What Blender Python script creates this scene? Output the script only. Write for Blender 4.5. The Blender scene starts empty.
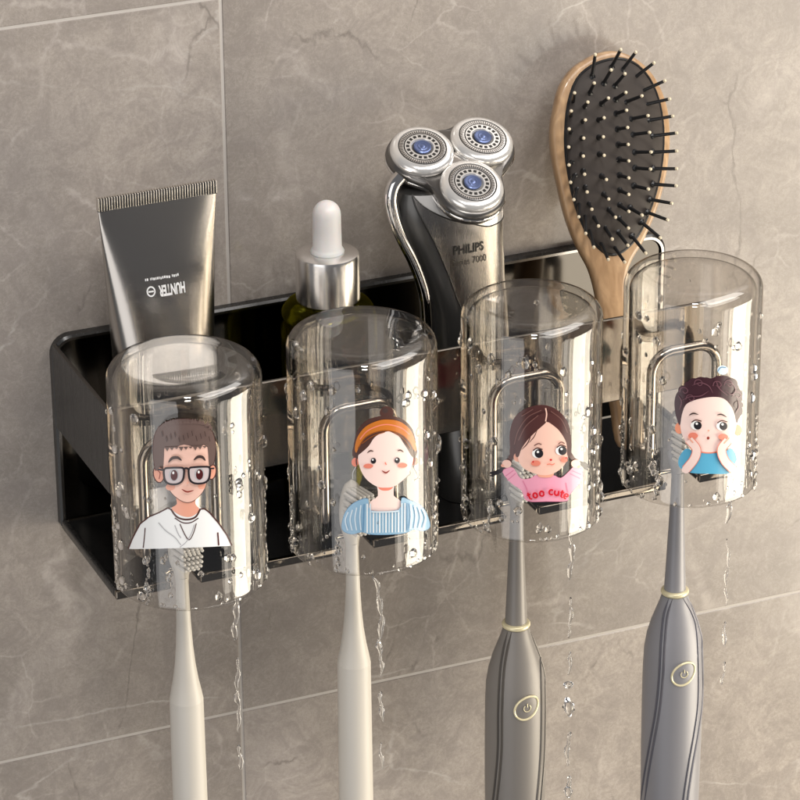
import bpy, bmesh, math, random
from mathutils import Vector, Matrix, noise
from mathutils.geometry import tessellate_polygon
random.seed(7)
S = 0.01                      # everything below is drawn in centimetres and stored in metres
scene = bpy.context.scene
COL = scene.collection
R = math.radians

# ------------------------------------------------------------------ camera (also used to read measurements)
CAM = Vector((-52.568, -125.421, 63.294))
FPX = 3717.8
M = Matrix(((0.9207407, -0.3900873, -0.0082734), (-0.1715183, -0.3856147, -0.9065776), (0.350454, 0.8361419, -0.4219582)))
MT = M.transposed()
def ray(x, y): return MT @ Vector(((x-400)/FPX, (y-400)/FPX, 1.0))
def on_y(x, y, c):
    d = ray(x, y); return CAM + d*((c-CAM.y)/d.y)
cd = bpy.data.cameras.new('camera'); co = bpy.data.objects.new('camera', cd); COL.objects.link(co)
cd.sensor_width = 36; cd.lens = FPX/800*36; cd.clip_start = .05; cd.clip_end = 50
mw = Matrix.Identity(4)
for i in range(3):
    mw[i][0] = M[0][i]; mw[i][1] = -M[1][i]; mw[i][2] = -M[2][i]; mw[i][3] = CAM[i]*S
co.matrix_world = mw
scene.camera = co

# ------------------------------------------------------------------ materials
def lin(c):
    return tuple(((v/255)/12.92 if v/255 <= .04045 else ((v/255+.055)/1.055)**2.4) for v in c) + (1,)
def mat(name, color, metallic=0, rough=.5, ior=1.5, spec=.5, coat=0, trans=0, srgb=False, bump=None, sss=0, rnoise=None, aniso=0):
    m = bpy.data.materials.new(name); m.use_nodes = True
    nt = m.node_tree; b = nt.nodes['Principled BSDF']
    b.inputs['Base Color'].default_value = lin(color) if srgb else tuple(color)+(1,)
    b.inputs['Metallic'].default_value = metallic; b.inputs['Roughness'].default_value = rough
    b.inputs['IOR'].default_value = ior; b.inputs['Specular IOR Level'].default_value = spec
    b.inputs['Coat Weight'].default_value = coat; b.inputs['Transmission Weight'].default_value = trans
    b.inputs['Anisotropic'].default_value = aniso
    if sss:
        b.inputs['Subsurface Weight'].default_value = sss; b.inputs['Subsurface Scale'].default_value = .004
    tc = nt.nodes.new('ShaderNodeTexCoord')
    def nz(scale, stretch, detail=4):
        mp = nt.nodes.new('ShaderNodeMapping'); mp.inputs['Scale'].default_value = stretch
        n = nt.nodes.new('ShaderNodeTexNoise'); n.inputs['Scale'].default_value = scale; n.inputs['Detail'].default_value = detail
        nt.links.new(tc.outputs['Object'], mp.inputs[0]); nt.links.new(mp.outputs[0], n.inputs[0]); return n
    if bump:
        sc, st, strength, dist = bump
        n = nz(sc, st); bp = nt.nodes.new('ShaderNodeBump'); bp.inputs['Strength'].default_value = strength; bp.inputs['Distance'].default_value = dist
        nt.links.new(n.outputs[0], bp.inputs['Height']); nt.links.new(bp.outputs[0], b.inputs['Normal'])
    if rnoise:
        sc, st, lo, hi = rnoise
        n = nz(sc, st); mr = nt.nodes.new('ShaderNodeMapRange'); mr.inputs[1].default_value = .3; mr.inputs[2].default_value = .7
        mr.inputs[3].default_value = lo; mr.inputs[4].default_value = hi
        nt.links.new(n.outputs[0], mr.inputs[0]); nt.links.new(mr.outputs[0], b.inputs['Roughness'])
    return m

def marble():
    m = bpy.data.materials.new('polished_marble_tile'); m.use_nodes = True
    nt = m.node_tree; L = nt.links; b = nt.nodes['Principled BSDF']; N = nt.nodes.new
    tc = N('ShaderNodeTexCoord'); at = N('ShaderNodeAttribute'); at.attribute_name = 'tile'
    off = N('ShaderNodeVectorMath'); off.operation = 'ADD'
    cmb = N('ShaderNodeCombineXYZ')
    mul = N('ShaderNodeMath'); mul.operation = 'MULTIPLY'; mul.inputs[1].default_value = 7.31
    L.new(at.outputs['Fac'], mul.inputs[0]); L.new(mul.outputs[0], cmb.inputs[1]); L.new(mul.outputs[0], cmb.inputs[0])
    L.new(tc.outputs['Object'], off.inputs[0]); L.new(cmb.outputs[0], off.inputs[1])
    def noise_(scale, detail, rough=.55, dist=0, vec=None):
        n = N('ShaderNodeTexNoise'); n.inputs['Scale'].default_value = scale; n.inputs['Detail'].default_value = detail
        n.inputs['Roughness'].default_value = rough; n.inputs['Distortion'].default_value = dist
        L.new(vec or off.outputs[0], n.inputs['Vector']); return n
    def rng(sock, a, b_, c, d):
        r = N('ShaderNodeMapRange'); r.inputs[1].default_value = a; r.inputs[2].default_value = b_; r.inputs[3].default_value = c; r.inputs[4].default_value = d
        r.interpolation_type = 'SMOOTHSTEP'; L.new(sock, r.inputs[0]); return r.outputs[0]
    def mixc(f, a, b_, mode='MIX'):
        x = N('ShaderNodeMix'); x.data_type = 'RGBA'; x.blend_type = mode
        if hasattr(f, 'links'): L.new(f, x.inputs[0])
        else: x.inputs[0].default_value = f
        for s, i in ((a, 6), (b_, 7)):
            if hasattr(s, 'links'): L.new(s, x.inputs[i])
            else: x.inputs[i].default_value = s
        return x.outputs[2]
    def ridge(n, width):      # thin line where the noise crosses .5
        s = N('ShaderNodeMath'); s.operation = 'SUBTRACT'; s.inputs[1].default_value = .5; L.new(n.outputs[0], s.inputs[0])
        a = N('ShaderNodeMath'); a.operation = 'ABSOLUTE'; L.new(s.outputs[0], a.inputs[0])
        return rng(a.outputs[0], 0, width, 1, 0)
    cloud = noise_(7, 6, .6, .6)
    c = mixc(rng(cloud.outputs[0], .3, .72, 0, 1), (.27, .240, .214, 1), (.49, .436, .388, 1))
    mid = noise_(28, 8, .7, 1.2)
    c = mixc(rng(mid.outputs[0], .35, .7, 0, .55), c, (.38, .338, .30, 1))
    fine = noise_(700, 4, .8)
    c = mixc(rng(fine.outputs[0], .35, .65, 0, .34), c, (.22, .195, .17, 1))
    def mulv(a, k):
        q = N('ShaderNodeMath'); q.operation = 'MULTIPLY'; L.new(a, q.inputs[0])
        if hasattr(k, 'links'): L.new(k, q.inputs[1])
        else: q.inputs[1].default_value = k
        return q.outputs[0]
    light = (.64, .58, .535, 1)
    def crack(scale, wscale, wamt, width, pscale, p0, p1, k, col, seed, stretch=(1, 1, 1), rot=0):
        """thin, nearly straight cracks: edges of large distorted cells, kept to patches"""
        nonlocal c
        mp = N('ShaderNodeMapping'); mp.inputs['Scale'].default_value = stretch; mp.inputs['Rotation'].default_value = (0, rot, 0); mp.inputs['Location'].default_value = (seed, 0, seed*.7)
        L.new(off.outputs[0], mp.inputs[0])
        wn = noise_(wscale, 5, .6, 0, mp.outputs[0]); sc = N('ShaderNodeVectorMath'); sc.operation = 'SCALE'; sc.inputs[3].default_value = wamt
        ad = N('ShaderNodeVectorMath'); ad.operation = 'ADD'; L.new(wn.outputs[1], sc.inputs[0]); L.new(mp.outputs[0], ad.inputs[0]); L.new(sc.outputs[0], ad.inputs[1])
        vo = N('ShaderNodeTexVoronoi'); vo.feature = 'DISTANCE_TO_EDGE'; vo.inputs['Scale'].default_value = scale; L.new(ad.outputs[0], vo.inputs['Vector'])
        pp = rng(noise_(pscale, 4, .6, .5, mp.outputs[0]).outputs[0], p0, p1, 0, 1)
        c = mixc(mulv(mulv(rng(vo.outputs['Distance'], 0, width, 1, 0), pp), k), c, col)
    crack(9, 14, .05, .05, 14, .43, .68, .34, light, 0, (1, 1, .6), .6)
    crack(20, 26, .022, .028, 18, .48, .66, .38, light, 3.1, (1, 1, .7), -.5)
    crack(46, 50, .012, .035, 22, .49, .63, .30, light, 5.7)
    sm = noise_(3.2, 7, .68, 1.1); c = mixc(rng(sm.outputs[0], .50, .66, 0, .42), c, (.56, .50, .46, 1))
    crack(7, 18, .04, .008, 12, .46, .58, .5, (.60, .56, .52, 1), 8.3, (.6, 1, 1.2), .9)
    crack(16, 22, .03, .012, 20, .52, .6, .55, (.14, .12, .105, 1), 2.2, (1, 1, .5), -.9)
    # feathery hairlines
    hl = noise_(150, 6, .75, 1.8); c = mixc(mulv(ridge(hl, .03), .22), c, light)
    hm = noise_(60, 8, .75, 1.5); c = mixc(rng(hm.outputs[0], .40, .62, 0, .5), c, (.265, .233, .213, 1))
    L.new(c, b.inputs['Base Color'])
    L.new(rng(cloud.outputs[0], .3, .7, .11, .17), b.inputs['Roughness'])
    b.inputs['Specular IOR Level'].default_value = .5
    bp = N('ShaderNodeBump'); bp.inputs['Strength'].default_value = .05; bp.inputs['Distance'].default_value = .001
    L.new(mid.outputs[0], bp.inputs['Height']); L.new(bp.outputs[0], b.inputs['Normal'])
    return m

GLASS_IOR = 1.5
def glass(name, tint=(1, 1, 1), ior=1.5, rough=0.0):
    m = bpy.data.materials.new(name); m.use_nodes = True; nt = m.node_tree
    nt.nodes.clear(); o = nt.nodes.new('ShaderNodeOutputMaterial'); g = nt.nodes.new('ShaderNodeBsdfGlass')
    g.inputs['Color'].default_value = tuple(tint)+(1,); g.inputs['IOR'].default_value = ior; g.inputs['Roughness'].default_value = rough
    nt.links.new(g.outputs[0], o.inputs[0]); return m

def cup_glass():
    """clear blown glass: straight-through in the middle of the wall, refracting towards grazing angles"""
    m = bpy.data.materials.new('clear_cup_glass'); m.use_nodes = True; nt = m.node_tree; nt.nodes.clear(); N = nt.nodes.new; L = nt.links
    o = N('ShaderNodeOutputMaterial'); tr = N('ShaderNodeBsdfTransparent'); tr.inputs[0].default_value = (.925, .915, .90, 1)
    gl = N('ShaderNodeBsdfGlossy'); gl.inputs['Roughness'].default_value = .01; gl.inputs[0].default_value = (1, 1, 1, 1)
    re = N('ShaderNodeBsdfGlass'); re.inputs['IOR'].default_value = 1.5; re.inputs['Color'].default_value = (.62, .59, .56, 1)
    lw = N('ShaderNodeLayerWeight'); lw.inputs[0].default_value = .5
    fr = N('ShaderNodeMapRange'); fr.inputs[1].default_value = 0; fr.inputs[2].default_value = 1; fr.inputs[3].default_value = .062; fr.inputs[4].default_value = .9
    pw = N('ShaderNodeMath'); pw.operation = 'POWER'; pw.inputs[1].default_value = 4.0; L.new(lw.outputs['Facing'], pw.inputs[0]); L.new(pw.outputs[0], fr.inputs[0])
    a = N('ShaderNodeMixShader'); L.new(fr.outputs[0], a.inputs[0]); L.new(tr.outputs[0], a.inputs[1]); L.new(gl.outputs[0], a.inputs[2])
    e = N('ShaderNodeMapRange'); e.interpolation_type = 'SMOOTHSTEP'; e.inputs[1].default_value = .60; e.inputs[2].default_value = .82; L.new(lw.outputs['Facing'], e.inputs[0])
    b = N('ShaderNodeMixShader'); L.new(e.outputs[0], b.inputs[0]); L.new(a.outputs[0], b.inputs[1]); L.new(re.outputs[0], b.inputs[2])
    L.new(b.outputs[0], o.inputs[0]); return m

MT_ = {}
MT_['marble'] = marble()
MT_['grout'] = mat('pale_grout', (.50, .465, .43), rough=.6, bump=(900, (1, 1, 1), .3, .0003))
MT_['rack'] = mat('polished_gunmetal', (.245, .215, .18), 1, .08, rnoise=(60, (6, 6, .35), .05, .13), bump=(420, (1, 1, .05), .03, .0004))
MT_['rack_inner_shade'] = mat('polished_metal_inner_shade', (.012, .012, .012), 0, .12, spec=.5, bump=(30, (1, 1, 1), .02, .001))  # same metal inside the rack, its dark inter-reflection painted as black
MT_['rack_side_shade'] = mat('satin_gunmetal_side_shade', (.022, .021, .020), 0, .26, spec=.5, rnoise=(40, (6, 6, .3), .18, .34))  # darker copy of the gunmetal: side shade put into the base colour
MT_['rack_plate'] = mat('polished_dark_back_metal', (.13, .12, .105), 1, .08)
MT_['band_edge'] = mat('dark_satin_metal_edge', (.13, .12, .11), 1, .32)
MT_['rack_edge_highlight'] = mat('bevelled_metal_highlight', (.55, .52, .48), 1, .18)  # lighter metal paints in the highlight along the rim
MT_['chrome'] = mat('chrome', (.82, .8, .78), 1, .06)
MT_['hook'] = mat('bronzed_polished_metal', (.42, .37, .32), 1, .14)
MT_['satin'] = mat('satin_silver_metal', (.80, .78, .76), 1, .24, bump=(500, (1, 1, .03), .04, .0003))
MT_['glass'] = cup_glass()
MT_['water'] = glass('water', ior=1.4)
MT_['tube'] = mat('satin_graphite_laminate', (.44, .415, .385), 1, .24, bump=(900, (1, 1, 1), .04, .0002))
MT_['crimp'] = mat('crimped_laminate', (.78, .74, .68), 1, .25)
MT_['print_white'] = mat('white_print', (.8, .8, .8), rough=.4)
MT_['print_and_gap_shade'] = mat('black_print_and_gap_shade', (.012, .011, .01), rough=.4)
MT_['print_grey'] = mat('dark_grey_print', (.06, .05, .04), rough=.4)
MT_['rubber'] = mat('frosted_white_rubber', (.72, .70, .68), rough=.38, sss=.3)
MT_['bottle'] = glass('dark_green_glass', (.40, .37, .04), 1.5)
MT_['serum'] = mat('dark_serum', (.012, .014, .004), rough=.1)
MT_['shaver_dark'] = mat('dark_metallic_plastic', (.10, .098, .095), .75, .28)
MT_['shaver_front'] = mat('brushed_bronze_metal', (.31, .29, .27), 1, .26, rnoise=(200, (5, 5, .1), .24, .29))
MT_['shaver_head'] = mat('grey_metallic_head', (.20, .19, .18), .9, .3)
MT_['steel_white'] = mat('polished_pale_steel', (.86, .84, .81), .62, .2)
MT_['blue'] = mat('blue_metal_disc', (.13, .17, .33), .6, .3)
MT_['wood'] = None
MT_['cushion'] = mat('grey_brown_rubber', (.048, .039, .034), rough=.6, spec=.3, bump=(800, (1, 1, 1), .1, .0002))
MT_['pin'] = mat('black_nylon', (.012, .012, .013), rough=.3)
MT_['pin_tip'] = mat('cream_nylon', (.72, .62, .45), rough=.35)
MT_['cream'] = mat('cream_matte_plastic', (.60, .565, .505), rough=.42, bump=(1500, (1, 1, 1), .05, .0001))
MT_['taupe'] = mat('taupe_satin_plastic', (.215, .198, .182), .12, .40, bump=(1500, (1, 1, 1), .04, .0001))
MT_['lilac'] = mat('lilac_grey_satin_plastic', (.262, .258, .275), .12, .40, bump=(1500, (1, 1, 1), .04, .0001))
MT_['gold'] = mat('pale_gold_trim', (.78, .70, .46), .3, .3)
MT_['tuft'] = mat('translucent_nylon_tufts', (.78, .76, .72), rough=.35)
def wood():
    m = mat('varnished_beech', (.4, .25, .13), rough=.36, coat=.3); nt = m.node_tree; N = nt.nodes.new; L = nt.links
    tc = N('ShaderNodeTexCoord'); mp = N('ShaderNodeMapping'); mp.inputs['Scale'].default_value = (9, 9, .9)
    n = N('ShaderNodeTexNoise'); n.inputs['Scale'].default_value = 28; n.inputs['Detail'].default_value = 6; n.inputs['Distortion'].default_value = .8
    r = N('ShaderNodeValToRGB'); r.color_ramp.elements[0].position = .3; r.color_ramp.elements[0].color = (.33, .195, .10, 1)
    r.color_ramp.elements[1].position = .72; r.color_ramp.elements[1].color = (.54, .35, .195, 1)
    L.new(tc.outputs['Object'], mp.inputs[0]); L.new(mp.outputs[0], n.inputs[0]); L.new(n.outputs[0], r.inputs[0])
    L.new(r.outputs[0], nt.nodes['Principled BSDF'].inputs['Base Color']); return m
MT_['wood'] = wood()

# ------------------------------------------------------------------ mesh helpers (cm)
class MB:
    def __init__(s): s.v = []; s.f = []; s.m = []
    def add(s, vs, fs, mi=0):
        o = len(s.v); s.v += [tuple(v) for v in vs]
        for f in fs: s.f.append([i+o for i in f]); s.m.append(mi)
    def box(s, x0, x1, y0, y1, z0, z1, mi=0, bev=0):
        bm = bmesh.new(); bmesh.ops.create_cube(bm, size=1)
        for v in bm.verts:
            v.co = Vector(((x0+x1)/2+v.co.x*(x1-x0), (y0+y1)/2+v.co.y*(y1-y0), (z0+z1)/2+v.co.z*(z1-z0)))
        if bev: bmesh.ops.bevel(bm, geom=bm.edges[:]+bm.verts[:], offset=bev, segments=3, affect='EDGES', profile=.5)
        bm.verts.index_update(); s.add([v.co[:] for v in bm.verts], [[v.index for v in f.verts] for f in bm.faces], mi); bm.free()
    def lathe(s, prof, c=(0, 0, 0), seg=64, axis=None, mi=0, mats=None, sx=1, sy=1):
        """prof: (radius, height) pairs; axis: optional (X, Y, Z) frame; mats: material index per band"""
        X, Y, Z = axis or (Vector((1, 0, 0)), Vector((0, 1, 0)), Vector((0, 0, 1))); c = Vector(c)
        vs = []; fs = []; ms = []
        for r, h in prof:
            for k in range(seg):
                a = 2*math.pi*k/seg; vs.append(c + X*(r*sx*math.cos(a)) + Y*(r*sy*math.sin(a)) + Z*h)
        for i in range(len(prof)-1):
            for k in range(seg):
                a, b = i*seg+k, i*seg+(k+1) % seg
                fs.append([a, b, b+seg, a+seg]); ms.append(mats[i] if mats else mi)
        o = len(s.v); s.v += [tuple(v) for v in vs]
        for f, q in zip(fs, ms): s.f.append([i+o for i in f]); s.m.append(q)
        for i, flip in ((0, True), (len(prof)-1, False)):
            if prof[i][0] > 1e-4:
                ring = [o+i*seg+k for k in range(seg)]
                s.f.append(ring[::-1] if flip else ring); s.m.append(ms[0] if i == 0 else ms[-1])
    def tube(s, pts, rad, seg=12, mi=0, closed=False, flat=1.0):
        pts = [Vector(p) for p in pts]; n = len(pts); rads = rad if isinstance(rad, (list, tuple)) else [rad]*n
        vs = []; prev = None
        for i, p in enumerate(pts):
            if closed: t = pts[(i+1) % n]-pts[i-1]
            else: t = pts[min(i+1, n-1)]-pts[max(i-1, 0)]
            t.normalize()
            if prev is None: u = t.orthogonal().normalized()
            else: u = (prev - t*prev.dot(t)).normalized()
            prev = u; w = t.cross(u)
            for k in range(seg):
                a = 2*math.pi*k/seg; vs.append(p + (u*math.cos(a)*flat + w*math.sin(a))*rads[i])
        fs = []
        for i in range(n if closed else n-1):
            for k in range(seg):
                a, b = i*seg+k, i*seg+(k+1) % seg; c, d = ((i+1) % n)*seg+(k+1) % seg, ((i+1) % n)*seg+k
                fs.append([a, b, c, d])
        if not closed: fs += [list(range(seg))[::-1], [(n-1)*seg+k for k in range(seg)]]
        s.add(vs, fs, mi)
    def loft(s, rings, mi=0, cap=True):
        n = len(rings[0]); vs = [v for r in rings for v in r]; fs = []
        for i in range(len(rings)-1):
            for k in range(n):
                a, b = i*n+k, i*n+(k+1) % n; fs.append([a, b, b+n, a+n])
        if cap: fs += [list(range(n))[::-1], [(len(rings)-1)*n+k for k in range(n)]]
        s.add(vs, fs, mi)
    def build(s, name, mats, parent=None, angle=35, loc=None):
        """links the collected faces as ONE mesh object; vertices are stored relative to the parent's location"""
        me = bpy.data.meshes.new(name); org = Vector(loc) if loc else Vector((0, 0, 0))
        p = parent
        while p is not None: org += Vector(p.get('_o', (0, 0, 0))); p = p.parent
        me.from_pydata([tuple((Vector(v)-org)*S) for v in s.v], [], s.f)
        for m in (mats if isinstance(mats, (list, tuple)) else [mats]): me.materials.append(m)
        me.polygons.foreach_set('material_index', s.m); me.update()
        bm = bmesh.new(); bm.from_mesh(me)
        bmesh.ops.remove_doubles(bm, verts=bm.verts[:], dist=1e-7); bmesh.ops.recalc_face_normals(bm, faces=bm.faces[:]) if not getattr(s, 'keep', False) else None
        bm.to_mesh(me); bm.free()
        me.polygons.foreach_set('use_smooth', [True]*len(me.polygons)); me.set_sharp_from_angle(angle=R(angle))
        o = bpy.data.objects.new(name, me); COL.objects.link(o); o.parent = parent
        if loc: o.location = Vector(loc)*S; o['_o'] = tuple(loc)
        return o
def tag(o, label=None, cat=None, group=None, kind=None):
    for k, v in (('label', label), ('category', cat), ('group', group), ('kind', kind)):
        if v: o[k] = v
    return o
def empty(name, loc, label, cat, group=None):
    o = bpy.data.objects.new(name, None); COL.objects.link(o); o.location = Vector(loc)*S; o['_o'] = tuple(loc)
    o.empty_display_size = .01
    return tag(o, label, cat, group)
def smooth_closed(P, n=6):
    out = []; k = len(P)
    for i in range(k):
        a, b, c, d = (Vector(P[(i+j) % k]).to_2d() for j in (-1, 0, 1, 2))
        for q in range(n):
            t = q/n; out.append(.5*((2*b)+(c-a)*t+(2*a-5*b+4*c-d)*t*t+(3*b-a-3*c+d)*t**3))
    return [tuple(v) for v in out]
def smooth_open(P, n=6):
    P = [Vector(p) for p in P]; Q = [P[0]*2-P[1]]+P+[P[-1]*2-P[-2]]; out = []
    for i in range(1, len(Q)-2):
        a, b, c, d = Q[i-1:i+3]
        for q in range(n):
            t = q/n; out.append(.5*((2*b)+(c-a)*t+(2*a-5*b+4*c-d)*t*t+(3*b-a-3*c+d)*t**3))
    out.append(P[-1]); return out
def text_mesh(body, size, bold=0.0, space=1.0):
    cu = bpy.data.curves.new('lettering', 'FONT'); cu.body = body; cu.size = size; cu.offset = bold; cu.align_x = 'CENTER'; cu.align_y = 'CENTER'
    cu.space_character = space; cu.resolution_u = 4
    o = bpy.data.objects.new('lettering', cu); COL.objects.link(o)
    me = bpy.data.meshes.new_from_object(o.evaluated_get(bpy.context.evaluated_depsgraph_get()))
    vs = [tuple(v.co) for v in me.vertices]; fs = [list(p.vertices) for p in me.polygons]
    bpy.data.objects.remove(o); bpy.data.curves.remove(cu); bpy.data.meshes.remove(me)
    return vs, fs

# ------------------------------------------------------------------ the wall
XV = -7.18; ZH = -12.75; TW = 60.0; TH = 30.8; G = .11
w = MB(); tile_id = []
for i in range(-2, 2):
    for j in range(-2, 3):
        x0, x1, z0, z1 = XV+TW*i+G/2, XV+TW*(i+1)-G/2, ZH+TH*j+G/2, ZH+TH*(j+1)-G/2
        b = .035
        ring = lambda d, y: [(x0+d, y, z0+d), (x1-d, y, z0+d), (x1-d, y, z1-d), (x0+d, y, z1-d)]
        w.add(ring(0, .06)+ring(0, b)+ring(b, 0), [[0, 1, 5, 4], [1, 2, 6, 5], [2, 3, 7, 6], [3, 0, 4, 7], [4, 5, 9, 8], [5, 6, 10, 9], [6, 7, 11, 10], [7, 4, 8, 11], [8, 9, 10, 11]])
        tile_id += [(i+3)*1.37+(j+3)*2.11]*9
w.add([(XV-2*TW, .03, ZH-2*TH), (XV+2*TW, .03, ZH-2*TH), (XV+2*TW, .03, ZH+3*TH), (XV-2*TW, .03, ZH+3*TH)], [[0, 1, 2, 3]], 1); tile_id.append(0)
w.keep = True
wall = w.build('wall', [MT_['marble'], MT_['grout']]); wall['kind'] = 'structure'
at = wall.data.attributes.new('tile', 'FLOAT', 'FACE')
at.data.foreach_set('value', tile_id[:len(wall.data.polygons)])

# ------------------------------------------------------------------ the rack
X0, X1, YF = -14.6, 11.65, -7.0
rack = empty('wall_rack', (X0, 0, -2.6), 'long black metal wall rack with open tray holding the whole wash set', 'rack')
def rrect(x0, x1, z0, z1, rt, rb, n=8):
    P = []
    for cx, cz, r, a0 in ((x1-rb, z0+rb, rb, -90), (x1-rt, z1-rt, rt, 0), (x0+rt, z1-rt, rt, 90), (x0+rb, z0+rb, rb, 180)):
        for k in range(n+1):
            a = R(a0+90*k/n); P.append((cx+r*math.cos(a), cz+r*math.sin(a)))
    return P
# back panel: plate with a slim raised rim
b = MB(); zt = 5.52
outer = rrect(X0, X1, -2.6, zt, .8, .15); r1 = rrect(X0+.09, X1-.09, -2.51, zt-.09, .72, .12); r2 = rrect(X0+.2, X1-.2, -2.4, zt-.2, .62, .1); r3 = rrect(X0+.26, X1-.26, -2.34, zt-.26, .56, .08)
b.loft([[(x, -.02, z) for x, z in outer], [(x, -.36, z) for x, z in outer], [(x, -.44, z) for x, z in r1]], 0, cap=False)
b.loft([[(x, -.44, z) for x, z in r1], [(x, -.44, z) for x, z in r2]], 1, cap=False)
b.loft([[(x, -.44, z) for x, z in r2], [(x, -.3, z) for x, z in r3]], 2, cap=False)
b.add([(x, -.3, z) for x, z in r3], [list(range(len(r3)))], 2)
b.build('back_panel', [MT_['rack_side_shade'], MT_['rack_edge_highlight'], MT_['rack_plate']], rack, angle=25)
# tray floor with four brush slots cut into its front edge
slots = [(-12.38, -11.22), (-5.42, -4.1), (1.5, 2.95), (8.55, 10.02)]
t = MB()
xs = [X0+.26]
for a, c in slots:
    t.box(xs[-1]+.004 if len(xs) > 1 else xs[-1], a, -6.78, -.44, -2.52, -2.36, 0)
    t.box(a+.002, c-.002, -5.85, -.44, -2.519, -2.361, 0)
    xs.append(c)
t.box(xs[-1]+.002, X1-.26, -6.78, -.44, -2.52, -2.36, 0)
t.build('tray_floor', [MT_['rack_inner_shade']], rack)
# front lip in pieces with rounded ends, side lips
t = MB(); ed = [X0]+[v for s_ in slots for v in s_]+[X1]
for k in range(0, len(ed), 2):
    t.box(ed[k], ed[k+1], YF, YF+.24, -2.6, -2.24, 0, .07)
for a, c in slots:
    t.tube([(a+.0, YF+.12, -2.42), (a+.02, -6.0, -2.42), (a+.3, -5.8, -2.42), (c-.3, -5.8, -2.42), (c-.02, -6.0, -2.42), (c, YF+.12, -2.42)], .09, 10)
t.build('front_lip', [MT_['rack']], rack)
for xa in (X0, X1-.24):
    t = MB(); t.box(xa, xa+.24, YF+.245, -.45, -2.6, -2.24, 0, .07); t.build('side_lip', [MT_['rack_side_shade']], rack)
# wrap-round band, one folded strip
ZB0, ZB1, TK = 1.75, 5.3, .16
def band_path(d):
    rr = .35; P = []
    xa, xb, yf = X0+d, X1-d, YF+d; r = max(rr-d, .12)
    P.append((xa, -.45))
    for k in range(7):
        a = R(180+90*k/6); P.append((xa+r+r*math.cos(a), yf+r+r*math.sin(a)))
    P.append((10.0, yf)); return P
po, pi_ = band_path(0), band_path(TK); e = .04
rings = []
po.insert(8, (2.0, YF)); pi_.insert(8, (2.0, YF+TK))
for (o_, i_) in zip(po, pi_):
    o_, i_ = Vector(o_), Vector(i_); d = (i_-o_)
    A = o_+d*.2; B = o_+d*.8
    rings.append([(o_.x, o_.y, ZB0+e), (o_.x, o_.y, ZB1-e), (A.x, A.y, ZB1), (B.x, B.y, ZB1), (i_.x, i_.y, ZB1-e), (i_.x, i_.y, ZB0+e), (B.x, B.y, ZB0), (A.x, A.y, ZB0)])
t = MB(); t.loft(rings); bandf = t.build('front_band', [MT_['rack'], MT_['rack_inner_shade'], MT_['band_edge'], MT_['rack_side_shade']], rack)
for p in bandf.data.polygons:
    c = p.center; n = p.normal
    wx = c.x/S+X0; wy = c.y/S
    inner = (n.y > .5) or (n.x > .5 and wx < -10) or (n.x < -.5 and wx > 8)
    if abs(n.z) > .3: p.material_index = 2
    elif inner: p.material_index = 1
    elif n.x < -.8 and wx < -14: p.material_index = 3
# cup hooks: chrome arches that rise from the lip into each cup
HX = [-12.3, -5.12, 1.83, 8.6]; HZ = [4.3, 4.2, 4.1, 4.05]
for hx, hz in zip(HX, HZ):
    h = MB(); yh = -8.15; hw = 1.42; rc = .85
    pts = [(hx-hw, YF+.02, -1.75 if 0 else 2.15), (hx-hw, yh+.3, 2.15)]
    path = [(hx-hw, -7.1, -.35), (hx-hw, -7.6, -.5), (hx-hw, yh+.06, -.3), (hx-hw, yh, .1)]
    for k in range(9):
        a = R(180-90*k/8); path.append((hx-hw+rc+rc*math.cos(a), yh, hz-rc+rc*math.sin(a)))
    for k in range(9):
        a = R(90-90*k/8); path.append((hx+hw-rc+rc*math.cos(a), yh, hz-rc+rc*math.sin(a)))
    path += [(hx+hw, yh, .1), (hx+hw, yh+.06, -.3), (hx+hw, -7.6, -.5), (hx+hw, -7.1, -.35)]
    h.tube(path, .2, 16)
    ho = h.build('cup_hook', [MT_['hook']], rack)
    # each hook hangs on a small tab under the band
    for sx in (-1, 1):
        h = MB(); h.box(hx+sx*hw-.22, hx+sx*hw+.22, -7.12, -7.003, -.62, 2.0, 0, .05); h.build('hook_tab', [MT_['rack']], ho)

# ------------------------------------------------------------------ cups
CUPS = [(-12.6, -9.9, 2.82, -.59, 8.16), (-5.66, -9.9, 2.79, -.64, 8.09), (1.23, -9.9, 2.67, -.75, 8.04), (7.99, -9.9, 2.65, -.67, 8.09)]
CLAB = ['clear glass cup showing a man in glasses, hung in front of the face wash tube',
        'clear glass cup showing a woman with an orange hairband, hung below the dropper bottle',
        'clear glass cup showing a girl in a pink top, hung in front of the shaver',
        'clear glass cup showing a curly haired boy in blue, hung below the hairbrush']
PAL = {k: lin(v) for k, v in dict(
    outline=(84, 52, 48), skin=(252, 206, 188), skin2=(255, 226, 217), peach=(247, 176, 150), hair=(112, 92, 86), brow=(74, 58, 55), white=(252, 252, 250),
    grey=(190, 188, 190), frame=(46, 40, 44), lens=(214, 200, 200), iris=(84, 34, 36), mouth=(150, 60, 50), hair2=(84, 56, 50), band=(206, 120, 44), band2=(150, 82, 34),
    coral=(240, 140, 118), blue=(150, 188, 214), blue2=(108, 152, 188), blue3=(214, 230, 240), dark=(40, 36, 42), hair3=(84, 50, 48), hair3b=(122, 84, 78), pink=(244, 166, 190), pink2=(228, 132, 164),
    red=(214, 26, 44), hair4=(66, 38, 46), hair4b=(112, 74, 84), sky=(96, 180, 216), sky2=(70, 150, 190), orange=(246, 150, 110)).items()}
PN = list(PAL)
PM = []
for k in PN:
    PM.append(mat('decal_'+k, PAL[k][:3], rough=.22))
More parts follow.
